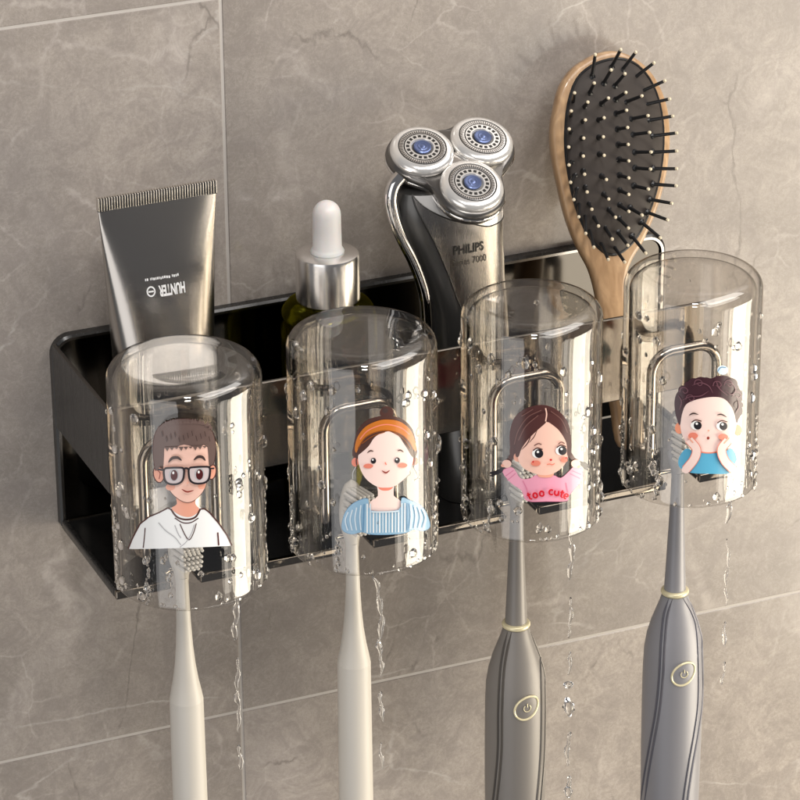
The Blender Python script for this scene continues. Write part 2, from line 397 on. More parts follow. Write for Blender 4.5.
class Decal:
    """artwork in the photograph's measure, wrapped on the outside of one cup in thin printed layers"""
    def __init__(s, cup):
        s.x, s.y, s.r, s.zb, s.zt = cup; s.mb = MB(); s.lay = 0; s.cover = []
        v0 = M@(Vector((s.x, s.y, s.zb))-CAM); v1 = M@(Vector((s.x, s.y, s.zt))-CAM)
        s.p0 = (400+FPX*v0.x/v0.z, 400+FPX*v0.y/v0.z); s.p1 = (400+FPX*v1.x/v1.z, 400+FPX*v1.y/v1.z)
        tc = (CAM-Vector((s.x, s.y, 3))); s.az = math.atan2(tc.x, -tc.y)
        s.ppc = FPX/v0.z
    def uv(s, p):
        """photo measure -> (angle, height) on the wall of the cup"""
        x, y = p
        for _ in range(3):
            z_ = s.zb
            k = (y-s.p0[1])/(s.p1[1]-s.p0[1]); cx = s.p0[0]+(s.p1[0]-s.p0[0])*k
            u = max(-.97, min(.97, (x-cx)/(s.r*s.ppc*1.012))); th = math.asin(u)
        sag = s.r*s.ppc*.43*math.cos(th)
        k = (y-sag-s.p0[1])/(s.p1[1]-s.p0[1])
        return th, s.zb+(s.zt-s.zb)*k
    def pt(s, th, z, off):
        a = s.az+th; r = s.r+off
        return (s.x+r*math.sin(a), s.y-r*math.cos(a), z)
    def poly(s, P, col, smooth=True, n=5, bump=True):
        if bump: s.lay += 1
        off = .006+.0022*s.lay
        if smooth: P = smooth_closed(P, n)
        elif len(P) < 20 and bump:
            P = [(a[0]+(b_[0]-a[0])*t/8, a[1]+(b_[1]-a[1])*t/8) for a, b_ in zip(P, P[1:]+P[:1]) for t in range(8)]
        Q = [s.uv(p) for p in P]; s.cover += Q[::3]
        st = R(2.5); lo = min(q[0] for q in Q); hi = max(q[0] for q in Q)
        i0 = math.floor(lo/st); i1 = math.ceil(hi/st)
        def clip(poly, c, keep):
            out = []
            for i in range(len(poly)):
                a, b_ = poly[i-1], poly[i]
                ia, ib = (a[0]-c)*keep >= 0, (b_[0]-c)*keep >= 0
                if ia != ib:
                    t = (c-a[0])/(b_[0]-a[0]); out.append((c, a[1]+(b_[1]-a[1])*t))
                if ib: out.append(b_)
            return out
        for i in range(i0, i1):
            q = clip(clip(Q, i*st, 1), (i+1)*st, -1)
            if len(q) < 3: continue
            tri = tessellate_polygon([[Vector((a, b_*.1, 0)) for a, b_ in q]])
            s.mb.add([s.pt(a, b_, off) for a, b_ in q], [list(t_) for t_ in tri], PN.index(col))
    def ell(s, cx, cy, rx, ry, col, rot=0, n=20):
        c, q = math.cos(R(rot)), math.sin(R(rot))
        s.poly([(cx+rx*math.cos(t)*c-ry*math.sin(t)*q, cy+rx*math.cos(t)*q+ry*math.sin(t)*c) for t in (2*math.pi*k/n for k in range(n))], col, False)
    def line(s, P, wd, col, smooth=True, taper=False, closed=False):
        s.lay += 1
        if closed: P = list(P)+[P[0]]
        P = [Vector(p).to_2d() for p in P]
        if smooth and len(P) > 2: P = smooth_open(P, 5)
        n = len(P); L_, R_ = [], []
        for i, p in enumerate(P):
            t = (P[min(i+1, n-1)]-P[max(i-1, 0)]); t = t.normalized() if t.length > 1e-6 else Vector((1, 0)); nn = Vector((-t.y, t.x))
            f = wd/2*(math.sin(math.pi*(i+.4)/(n-.2))**.6 if taper else 1)
            L_.append(p+nn*f); R_.append(p-nn*f)
        for i in range(n-1):
            s.poly([L_[i], L_[i+1], R_[i+1], R_[i]], col, False, bump=False)
    def done(s, parent):
        s.mb.keep = True
        o = s.mb.build('portrait_print', PM, parent, angle=180)
        return o

def man(D):
    sh = [(129, 544), (133, 534), (141, 519), (150, 512), (160, 508), (168, 504), (184, 503), (199, 504), (209, 510), (218, 521), (226, 533), (231, 544)]
    D.poly(sh, 'white', False)
    D.poly([(177, 488), (196, 488), (195, 500), (199, 507), (192, 513), (184, 513), (176, 509), (172, 504), (177, 500)], 'peach')
    D.line([(171, 505), (177, 513), (186, 516), (195, 514), (200, 506)], 1.8, 'outline'); D.line([(175, 514), (183, 519), (191, 519), (198, 515)], 1.1, 'outline')
    D.line([(129, 544), (133, 534), (141, 519), (150, 512), (160, 508), (168, 504), (171, 505)], 1.4, 'outline', False)
    D.line([(200, 506), (204, 506), (209, 510), (218, 521), (226, 533), (231, 544)], 1.4, 'outline', False)
    D.line([(146, 523), (145, 534), (144, 543)], 1, 'outline'); D.line([(217, 530), (218, 543)], 1.4, 'iris')
    D.line([(180, 520), (185, 531), (189, 536), (193, 530), (196, 520)], .9, 'outline')
    for a in ([(159, 518), (166, 526), (175, 533), (181, 541)], [(175, 521), (178, 529), (181, 534)], [(194, 521), (191, 530), (186, 538), (180, 543)]): D.line(a, .8, 'grey')
    D.ell(159.5, 470, 5.6, 9, 'outline', -8); D.ell(159.7, 470, 4.6, 8, 'peach', -8); D.line([(158, 466), (161, 469), (160, 475)], .8, 'mouth')
    D.ell(211.2, 470, 4.2, 7.6, 'outline', 8); D.ell(211, 470, 3.3, 6.6, 'peach', 8)
    f = [(164, 446), (164, 462), (166, 474), (171, 487), (179, 495), (187, 498.5), (195, 496), (203, 487), (207, 474), (208, 460), (207, 446), (186, 438)]
    D.poly([(x+(x-186)*.02, y+(y-470)*.02) for x, y in f], 'outline'); D.poly(f, 'skin')
    D.ell(171, 483, 4.5, 3.4, 'peach'); D.ell(201, 483, 3.6, 3.2, 'peach')
    h = [(157, 466), (155, 452), (155, 440), (157, 430), (162, 423), (170, 419), (179, 417.5), (190, 418), (200, 421), (207, 426), (212, 434), (214, 446), (213, 458), (211, 463), (208, 462), (207, 450), (205, 443), (196, 445), (184, 442), (174, 445), (166, 444), (165, 452), (164, 464), (161, 463)]
    D.poly([(x+(x-186)*.022, y+(y-446)*.022) for x, y in h], 'outline', n=3); D.poly(h, 'hair', n=3)
    for k in range(15):     # short spiky fringe and crown
        x = 160+k*3.5; y = 418.5+((x-185)/27)**4*9+.5
        D.poly([(x-2.2, y+3), (x+(.8 if k % 2 else -.6), y-2.6), (x+2.4, y+3)], 'hair', False)
    for k in range(9):
        x = 168+k*4.4; D.poly([(x-2.4, 443.5), (x+.4, 447.6-(k % 3)), (x+2.4, 443.5)], 'hair', False)
    for k in range(12): x = 163+k*4; D.line([(x, 428+(k*5 % 7)), (x+1.2, 433+(k*5 % 7))], .8, 'brow', taper=True)
    for a in ([(169.5, 458), (173, 454), (178, 453.5), (182, 456.5)], [(193, 456.5), (197, 453.5), (201, 454), (204, 457.5)]): D.line(a, 3, 'brow', taper=True)
    for x0, x1 in ((165.5, 184), (188.5, 208)):
        rr = [(x0+.5, 464), (x0+6, 463), (x1-6, 463), (x1-.5, 464), (x1, 470), (x1-1.5, 476), (x1-6, 479), (x0+6, 479), (x0+1.5, 476), (x0, 470)]
        D.poly(rr, 'lens', True, 4); cx = (x0+x1)/2
        D.ell(cx, 470, 4.6, 6.4, 'grey'); D.ell(cx+.2, 470.5, 3.3, 5.2, 'iris'); D.ell(cx-.6, 468, 1, 1.4, 'white')
        rs = smooth_closed(rr, 4); D.line(rs+[rs[0]], 1.9, 'frame', False)
    D.line([(183, 465), (186, 463.8), (189, 465)], 2, 'frame'); D.line([(160, 464), (165.5, 465)], 1.8, 'frame', False); D.line([(208, 465), (212, 465)], 1.6, 'frame', False)
    D.line([(182, 484), (187, 486.8), (193, 485.6)], 1.6, 'mouth', taper=True); D.line([(188, 477), (187, 479)], 1, 'peach')

def woman(D):
    D.ell(386, 411.5, 6.8, 6.2, 'hair2'); D.ell(384.5, 409.5, 3, 2.5, 'brow')
    D.poly([(355, 456), (354, 442), (358, 428), (368, 418), (385, 414.5), (401, 418), (411, 428), (414.5, 442), (413.5, 456), (385, 462)], 'hair2')
    D.ell(355.4, 459.5, 3.6, 4.4, 'coral'); D.ell(413.2, 459.5, 3.6, 4.4, 'coral')
    D.line([(356, 464), (353, 470), (353, 476)], .9, 'grey'); D.line([(412, 464), (416, 471), (418, 476), (414, 479)], .9, 'grey')
    D.poly([(377.5, 480), (392.5, 480), (393, 493), (400, 499), (399, 510), (371, 510), (370, 499), (377.5, 493)], 'skin2', n=3); D.poly([(378, 483), (392, 483), (389, 487.5), (381, 487.5)], 'coral')
    D.poly([(358.5, 452), (360, 465), (366, 476), (376, 483.5), (385, 485), (394, 483.5), (405, 475), (410.5, 464), (412, 452), (409, 440), (401, 432), (390, 428.5), (378, 430), (366, 438)], 'skin2')
    D.poly([(355.5, 455), (357.5, 443), (364, 433), (374, 428), (386, 427), (389, 429), (381, 431), (374, 435.5), (369, 443), (364, 448), (359, 452)], 'hair2', n=4)
    D.poly([(386, 428), (396, 428), (406, 434.5), (412, 444), (413.5, 456), (410, 454), (406, 447), (402, 441), (397, 434)], 'hair2', n=4)
    D.poly([(355, 446), (357.5, 435), (365, 425), (376, 419.5), (386, 418), (398, 420), (408, 427.5), (413, 438), (414.8, 448), (412.6, 449), (408, 440), (400, 432.5), (388, 428.5), (376, 429.5), (365, 435), (358.5, 446), (356.5, 450)], 'band', n=4)
    D.line([(360, 437), (367, 429), (378, 424), (388, 423), (400, 426.5), (408, 433)], 1.1, 'coral'); D.line([(358, 446), (365, 435.5), (376, 430), (388, 429), (400, 433), (408, 440.5), (412, 448)], 1, 'band2')
    D.line([(358, 447), (356.5, 458), (358, 466)], 1.2, 'hair2', taper=True); D.line([(412.5, 448), (413.5, 458), (411.5, 467)], 1.2, 'hair2', taper=True); D.line([(362, 441), (372, 434), (384, 430)], .8, 'band2'); D.line([(392, 430), (402, 437), (409, 447)], .8, 'band2')
    for x in (373, 396): D.ell(x, 458, 2.6, 2.9, 'dark'); D.ell(x-.6, 457, .9, .9, 'white')
    D.line([(367, 450), (370, 448), (373, 448.6)], 1.3, 'hair2', taper=True); D.line([(396, 448.6), (399, 448), (402, 450)], 1.3, 'hair2', taper=True)
    D.ell(368, 463, 4.6, 2.3, 'coral'); D.ell(401, 463, 4.6, 2.3, 'coral'); D.line([(384, 459.5), (385.3, 462)], 1.1, 'coral'); D.line([(381, 467.5), (384.8, 469.8), (388.5, 467.5)], 1.4, 'mouth', taper=True)
    dr = [(343, 525), (345, 511), (351, 502), (359, 497), (368, 495.5), (371, 507), (397, 507), (400, 495.5), (408, 498), (418, 503), (424.5, 512), (428, 525), (421, 529), (412, 527), (404, 530), (388, 531), (371, 530.5), (362, 528), (352, 530)]
    D.poly([(x+(x-385)*.012, y+(y-514)*.03) for x, y in dr], 'blue2', n=3); D.poly(dr, 'blue', n=3)
    for k, x in enumerate(range(367, 405, 3)): D.line([(x, 509 if 370 < x < 398 else 500), (x, 529)], 1.1, 'blue3' if k % 2 else 'white', False)
    for sx, x in ((-1, 364), (1, 405)):
        D.line([(x, 500), (x+sx*1, 528)], 1.2, 'blue2')
        for k in range(4): D.line([(x+sx*(3+k*4), 501+k*2.2), (x+sx*(4+k*4.6), 513+k), (x+sx*(3+k*4.2), 526)], 1.2, 'blue3')
    D.line([(371, 507.5), (397, 507.5)], 1.4, 'blue3', False)

def girl(D):
    D.line([(513, 452), (509, 460), (504, 466)], 5, 'hair3', taper=False); D.line([(505, 465), (499, 470), (490, 471.5)], 4.4, 'dark', taper=True); D.line([(503, 467), (495, 473), (490, 474)], 2, 'dark', taper=True)
    D.line([(568, 450), (573, 457), (577, 461)], 4, 'hair3'); D.line([(576, 460), (583, 462), (590, 465.5)], 4.4, 'dark', taper=True); D.line([(579, 461), (585, 466), (588, 468)], 2, 'dark', taper=True)
    D.poly([(513, 455), (510.5, 444), (510.5, 430), (515, 416), (525, 407.5), (538, 403.5), (549, 404.5), (560, 411), (567, 421), (570, 435), (570, 448), (566, 457), (540, 462)], 'hair3')
    D.ell(518, 455, 4, 4.6, 'peach')
    body = [(503.5, 470), (510, 465.5), (515, 467), (521, 476), (530, 476), (537, 472.5), (552, 472.5), (560, 475.5), (568, 469), (573, 464.5), (580.5, 467), (581, 477), (574, 486), (568, 493), (566, 498), (546, 498.5), (527, 498), (522, 488), (512, 481)]
    D.poly([(x+(x-543)*.012, y+(y-482)*.03) for x, y in body], 'pink2', n=3); D.poly(body, 'pink', n=3)
    D.line([(506, 474), (514, 468)], 1.1, 'pink2'); D.line([(508, 478), (516, 471)], 1.1, 'pink2'); D.line([(571, 468), (580, 472)], 1.1, 'pink2'); D.line([(569, 471), (579, 476)], 1.1, 'pink2'); D.line([(523, 478), (527, 487), (528, 496)], .9, 'pink2'); D.line([(565, 480), (567, 490)], .9, 'pink2')
    D.ell(507.5, 461.5, 4.6, 4, 'skin'); D.ell(503.5, 463.5, 1.8, 1.3, 'peach', 30); D.ell(574.5, 461, 4.6, 4, 'skin'); D.ell(577.5, 464, 1.8, 1.3, 'peach', -30)
    D.poly([(538, 468), (552, 468), (551, 474), (539, 474)], 'peach')
    D.poly([(518.5, 456), (519, 445), (524, 436), (532, 428), (543, 419.5), (549, 420), (557, 426), (564, 434), (567, 446), (565.5, 458), (559, 466.5), (550, 471.5), (540, 472), (529, 468.5), (522, 463.5)], 'skin')
    D.poly([(516, 452), (517, 437), (524, 424), (536, 414), (546, 410.5), (546, 419), (538, 427), (529, 436), (522, 446), (519, 454)], 'hair3', n=4)
    D.poly([(546, 410.5), (556, 414), (564, 423), (569, 437), (568, 452), (566, 452), (565, 440), (558, 428), (549, 420.5), (546, 419)], 'hair3', n=4)
    for a in ([(545, 406), (546, 412), (545, 419)],): D.line(a, 1.2, 'skin')
    for a in ([(541, 408), (528, 415), (519, 428), (515, 442)], [(538, 413), (526, 424), (519, 438)], [(550, 409), (560, 417), (566, 430)], [(533, 407), (522, 414)]): D.line(a, .9, 'hair3b')
    D.line([(532, 429), (528, 440), (522, 447)], 1, 'hair3', taper=True); D.line([(537, 427), (534, 434), (529, 440)], .8, 'hair3', taper=True)
    for x, y in ((538, 450.5), (560.5, 447.5)):
        D.ell(x-1, y, 5, 4.6, 'white'); D.ell(x+.6, y, 4.1, 4.4, 'dark'); D.ell(x-.4, y-1.6, 1.2, 1.2, 'white'); D.line([(x-5, y-3), (x-1, y-5.4), (x+4, y-4)], 1.1, 'outline')
    D.line([(534, 442.5), (538, 440.5), (541, 441.5)], 1, 'hair3b'); D.line([(557, 440.5), (560, 439), (563, 440.5)], 1, 'hair3b')
    D.ell(535.5, 460, 4.6, 2.8, 'coral'); D.ell(562.5, 456.5, 3.4, 2.6, 'coral'); D.ell(533, 458.5, .8, .8, 'red'); D.ell(564.5, 454.5, .8, .8, 'red')
    D.ell(549.8, 456.4, 1.2, 1, 'red'); D.line([(546, 461), (548.5, 460.6), (551, 461.2), (553.5, 460)], 1, 'coral')
    # lettering on the shirt
    def gl(x, y, sc, ang, ch):
        c, s_ = math.cos(R(ang)), math.sin(R(ang))
        G_ = dict(t=[[(0, -5), (0, 2), (2, 3)], [(-1.8, -2.6), (2.2, -2.6)]], o=[[(2.1*math.cos(k*math.pi/5), 2.6*math.sin(k*math.pi/5)) for k in range(11)]],
                  c=[[(2.2*math.cos(R(k)), 2.6*math.sin(R(k))) for k in range(-45, -316, -30)]], u=[[(-1.9, -2.6), (-1.9, 1), (0, 2.6), (1.9, 1), (1.9, -2.6)], [(1.9, 0), (1.9, 2.8)]],
                  e=[[(-1.8, .1), (2, .1)], [(2*math.cos(R(k)), 2.6*math.sin(R(k))) for k in range(0, -316, -30)]])
        for P in G_[ch]: D.line([(x+(a*c-b_*s_)*sc, y+(a*s_+b_*c)*sc) for a, b_ in P], 1.7, 'red', ch != 't')
    for ch, x, y, an in (('t', 529.5, 493.5, -22), ('o', 535, 491.8, -15), ('o', 541.2, 490, -8), ('c', 550.2, 488.6, 0), ('u', 555.2, 489.3, 8), ('t', 559.8, 491, 14), ('e', 564, 492.6, 20)): gl(x, y, .92, an, ch)

def boy(D):
    D.ell(722, 368.5, 5.4, 4.6, 'blue3'); D.line([(717, 370), (720, 366), (725, 366)], 1, 'blue2')
    D.ell(679.5, 427, 4.2, 5.6, 'orange'); D.ell(737, 427.5, 3.8, 5.4, 'orange')
    D.poly([(686, 447), (695, 450), (712, 451), (724, 449), (731, 446), (736, 456), (731, 466), (728, 471), (708, 471.5), (691, 471), (680, 466), (679, 457)], 'sky')
    D.line([(693, 453), (691, 463), (691, 470)], 1, 'sky2'); D.line([(724, 452), (727, 462)], 1, 'sky2')
    D.poly([(680.5, 416), (681, 428), (684, 437), (690, 445), (699, 449), (710, 450), (721, 447.5), (729, 440), (733.5, 431), (735.5, 420), (734, 408), (728, 398), (712, 394), (694, 397), (684, 404)], 'skin2')
    D.line([(690, 445.5), (699, 449.5), (710, 450.5), (721, 448)], 1.2, 'coral')
    ha = [(680, 424), (676, 413), (675, 400), (678, 391), (684, 389), (685, 382), (692, 379), (700, 375.5), (709, 377), (718, 374), (727, 374.5), (734, 379), (738, 386), (741, 394), (740, 402), (741.5, 409), (737.5, 416), (735.5, 420), (733, 410), (729, 402), (722, 396), (712, 395), (700, 397), (690, 400.5), (685, 405), (682, 414)]
    D.poly(ha, 'hair4', n=4)
    for x, y, r_ in ((681, 397, 5), (684, 389, 5.4), (694, 382, 6), (706, 380, 5), (719, 379, 6), (730, 381, 6), (736, 391, 5), (737, 402, 4.6)): D.ell(x, y, r_, r_*.85, 'hair4')
    for x, y in ((684, 389), (698, 381), (727, 381), (735, 392), (716, 382), (690, 396)): D.line([(x-4, y+2), (x-2.5, y-2), (x+1.5, y-2.6), (x+4, y+.5), (x+1.5, y+3), (x-1, y+1)], .9, 'hair4b')
    for a in ([(682, 399), (690, 395), (700, 394), (708, 389)], [(692, 384), (700, 381), (708, 384), (712, 391)], [(722, 380), (730, 381), (734, 387), (730, 392), (724, 388)], [(680, 408), (682, 400), (679, 394)], [(736, 396), (737, 404), (734, 411)], [(715, 379), (718, 386), (726, 393)]): D.line(a, 1.1, 'hair4b', taper=True)
    for x, ex in ((696.5, -1), (721, 1)):
        D.ell(x-.8, 423, 5, 4.4, 'white'); D.ell(x+.9, 423, 3.8, 4.1, 'dark'); D.ell(x, 421.2, 1.2, 1.2, 'white'); D.line([(x-5, 420), (x-1, 417.6), (x+4.5, 418.6)], 1.1, 'outline')
    D.line([(689, 413), (693, 411), (698, 412)], 1.5, 'brow', taper=True); D.line([(715.5, 412), (720, 411.4), (725, 414)], 1.5, 'brow', taper=True)
    D.ell(693, 433, 4.6, 3, 'coral'); D.ell(721.5, 433.5, 4.6, 3, 'coral'); D.ell(707.2, 435, 1.3, 1.5, 'mouth'); D.ell(707.5, 427.5, 1, .7, 'peach')
    for P in ([(689, 437), (696, 446), (694, 456), (686, 467)], [(726, 437), (720, 446), (723, 457), (732, 467)]):
        D.line(P, 9, 'coral'); D.line(P, 7.6, 'skin2')
    for x, y in ((686, 467), (732, 467)): D.ell(x, y, 3.8, 3.6, 'skin2')
    D.line([(688, 434), (693, 440)], 1.2, 'peach'); D.line([(727, 434), (722, 440)], 1.2, 'peach')

def droplets(cup, az, seed, avoid=None):
    rd = random.Random(seed); x, y, r, zb, zt = cup; mb = MB()
    def bead(th, z, w_, h_, lean=0):
        if avoid and avoid(th, z, max(w_, h_)): return
        a = az+th; nrm = Vector((math.sin(a), -math.cos(a), 0)); tg = Vector((math.cos(a), math.sin(a), 0)); up = Vector((0, 0, 1))
        c = Vector((x, y, z))+nrm*(r-.012); vs = []; nr, ns = 5, 12
        wob = [1+rd.uniform(-.12, .12) for _ in range(ns)]
        for i in range(nr+1):
            f = i/nr; rr = math.cos(f*math.pi/2); hh = math.sin(f*math.pi/2)*min(w_, .2)*.95
            for k in range(ns):
                t = 2*math.pi*k/ns; sx = math.cos(t)*w_*rr*wob[k]; sz = math.sin(t)*h_*rr*wob[k]
                if sz > 0: sx *= 1-.45*sz/h_*(h_ > w_*1.15)
                vs.append(c+tg*(sx+lean*sz)+up*sz+nrm*(hh+.012*(i == 0) - .012))
        fs = []
        for i in range(nr):
            for k in range(ns):
                A, B = i*ns+k, i*ns+(k+1) % ns; fs.append([A, B, B+ns, A+ns])
        fs.append(list(range(ns))[::-1]); fs.append([nr*ns+k for k in range(ns)])
        mb.add(vs, fs)
    for k in range(105):      # separate beads all round the side the eye sees
        th = R(rd.choice([rd.uniform(-62, 62), rd.uniform(-62, 62), rd.uniform(-88, 88), rd.uniform(100, 260)])); z = rd.uniform(zb+.15, zt-1.1)
        s_ = rd.choice([.05, .06, .08, .1, .12, .14, .17]); bead(th, z, s_, s_*rd.uniform(1, 1.5))
    for side in (-1, 1):     # denser along both flanks
        for k in range(14):
            th = R(side*rd.uniform(52, 92)); z = zb+.2+(zt-zb-1.6)*rd.random()**1.25
            s_ = rd.choice([.06, .08, .1, .13, .17]); bead(th, z, s_, s_*rd.uniform(1, 1.9))
        th = R(side*rd.uniform(70, 80)); z = zb+.15; top = zb+rd.uniform(2.4, 4.2)
        while z < top:       # a rivulet broken into beads
            s_ = rd.uniform(.05, .12); bead(th+R(rd.uniform(-2.5, 2.5)), z, s_, s_*rd.uniform(1.2, 2.4)); z += s_*rd.uniform(2, 4)
    th = R(rd.uniform(-40, -20)); z = zb+.3; top = zb+rd.uniform(1.2, 2.6)
    while z < top:
        s_ = rd.uniform(.05, .1); bead(th+R(rd.uniform(-1.5, 1.5)), z, s_, s_*rd.uniform(1.2, 2)); z += s_*2.2
    for k in range(14):      # row along the rim
        bead(R(rd.uniform(-80, 80)), zb+rd.uniform(.1, .25), rd.uniform(.05, .09), rd.uniform(.06, .1))
    return mb

for ci, (cup, lab, art) in enumerate(zip(CUPS, CLAB, (man, woman, girl, boy))):
    x, y, r, zb, zt = cup
    root = empty('glass_cup', (x, y, zb), lab, 'cup', 'glass cups hung upside down along the rack')
    P = [(0.001, zt)]; fo = .62
    P.append((r-fo-.6, zt)); P.append((r-fo-.2, zt-.015))
    for k in range(9):
        a = R(90-90*k/8); P.append((r-fo+fo*math.cos(a), zt-fo+fo*math.sin(a)))
    for k in range(1, 12): P.append((r, zt-fo-(zt-fo-zb-.12)*k/11))
    wl = .22
    for k in range(1, 8):
        a = R(-180*k/8); P.append((r-wl/2+wl/2*math.cos(a), zb+.12+.12*math.sin(a)))
    for k in range(0, 12): P.append((r-wl, zb+.12+(zt-.76-zb-.12)*k/11))
    fi = .5; top = zt-.26
    for k in range(0, 9):
        a = R(90*k/8); P.append((r-wl-fi+fi*math.cos(a), top-fi+fi*math.sin(a)))
    P.append((r-wl-fi-.5, top+.004)); P.append((.001, top+.01))
    c = MB(); c.lathe(P, (x, y, 0), 96)
    c.build('glass_body', [MT_['glass']], root, angle=180)
    D = Decal(cup); art(D); D.done(root)
    av = lambda th, z, s_, D=D: any(abs(th-a)*D.r < s_+.22 and abs(z-b_) < s_+.22 for a, b_ in D.cover)
    dm = droplets(cup, D.az, 11+ci, av); do = dm.build('water_droplets', [MT_['water']], root, angle=60); do['kind'] = 'stuff'

# ------------------------------------------------------------------ toothbrushes
def brush_head(root, x, y, z0, z1, m, yaw):
    """oval head with a block of round tufts facing out from the wall"""
    h = MB(); rings = []
    n = 28; H = z1-z0
    for k in range(15):
        f = k/14; zz = z0+H*f
        wdt = .26+.25*math.sin(min(1, f/.45)*math.pi/2)**2 if f < .55 else .51*math.sqrt(max(.0, 1-((f-.55)/.45)**2))
        dp = .24*min(1, wdt/.3)
        rings.append([(x+max(wdt, .03)*math.cos(2*math.pi*q/n), y+max(dp, .02)*math.sin(2*math.pi*q/n), zz) for q in range(n)])
    h.loft(rings); ho = h.build('brush_head', [m], root)
    t = MB(); dirv = Vector((math.sin(R(yaw)), -math.cos(R(yaw)), 0))
    row = 0; zz = z0+H*.32
    while zz < z1-.2:
        f = (zz-z0)/H; wd = .40*math.sqrt(max(0, 1-((f-.6)/.46)**2))
        k0 = -wd + (.085 if row % 2 else 0); xx = k0
        while xx <= wd:
            p = Vector((x+xx, y-.18, zz)); ln = .78+.1*math.sin(row*1.3)
            X = dirv.orthogonal().normalized(); Y = dirv.cross(X)
            t.lathe([(.062, 0), (.07, ln-.05), (.055, ln), (.001, ln+.015)], p, 10, (X, Y, dirv))
            xx += .17
        zz += .148; row += 1
    t.build('bristles', [MT_['tuft']], ho)
yb = -7.35
for x, zt_, zs, lab in ((-12.08, -2.45, -7.2, 'plain cream toothbrush hanging head up inside the cup with the man portrait'),
                        (-5.13, -1.5, -7.2, 'plain cream toothbrush hanging head up inside the cup with the woman portrait')):
    zsh = zs if x < -10 else -7.15
    zh = .55 if x < -10 else .75
    root = empty('manual_toothbrush', (x, yb, -19), lab, 'toothbrush', 'cream toothbrushes')
    b = MB()
    prof = [(.001, -19.2), (.5, -19.15), (.68, -18.9), (.70, -17), (.68, -12), (.655, zsh-.02), (.645, zsh+.03), (.60, zsh+.3), (.50, zsh+.8), (.40, zsh+1.5), (.33, zsh+2.3), (.28, zsh+3.3), (.25, -2.6), (.24, -1.95), (.001, -1.9)]
    prof = [(r_, z_) for r_, z_ in prof]
    b.lathe([p for p in prof if p[1] < -12]+[(.655, zsh-.02)], (x, yb, 0), 48); b.build('handle', [MT_['cream']], root, angle=30)
    b = MB(); b.lathe([p for p in prof if p[1] > zsh-.03], (x, yb, 0), 48); b.build('neck', [MT_['cream']], root, angle=30)
    brush_head(root, x, yb, -2.1, zh, MT_['cream'], 12)
def surf_pt(px, py, cx, cy, rfun):
    """where the sight line through a photo point meets the round body (cx, cy, radius by height)"""
    d = ray(px, py).normalized(); r_ = 1.2; z_ = -9
    for _ in range(6):
        A = d.x*d.x+d.y*d.y; ox, oy = CAM.x-cx, CAM.y-cy; B = 2*(ox*d.x+oy*d.y); Cc = ox*ox+oy*oy-r_*r_
        disc = B*B-4*A*Cc
        t = (-B-math.sqrt(max(disc, 0)))/(2*A); p = CAM+d*t; r_ = rfun(p.z)
    return p
def interp(T, z):
    T = sorted(T, key=lambda q: q[1])
    if z <= T[0][1]: return T[0][0]
    for a, b_ in zip(T, T[1:]):
        if z <= b_[1]: return a[0]+(b_[0]-a[0])*(z-a[1])/max(1e-6, b_[1]-a[1])
    return T[-1][0]
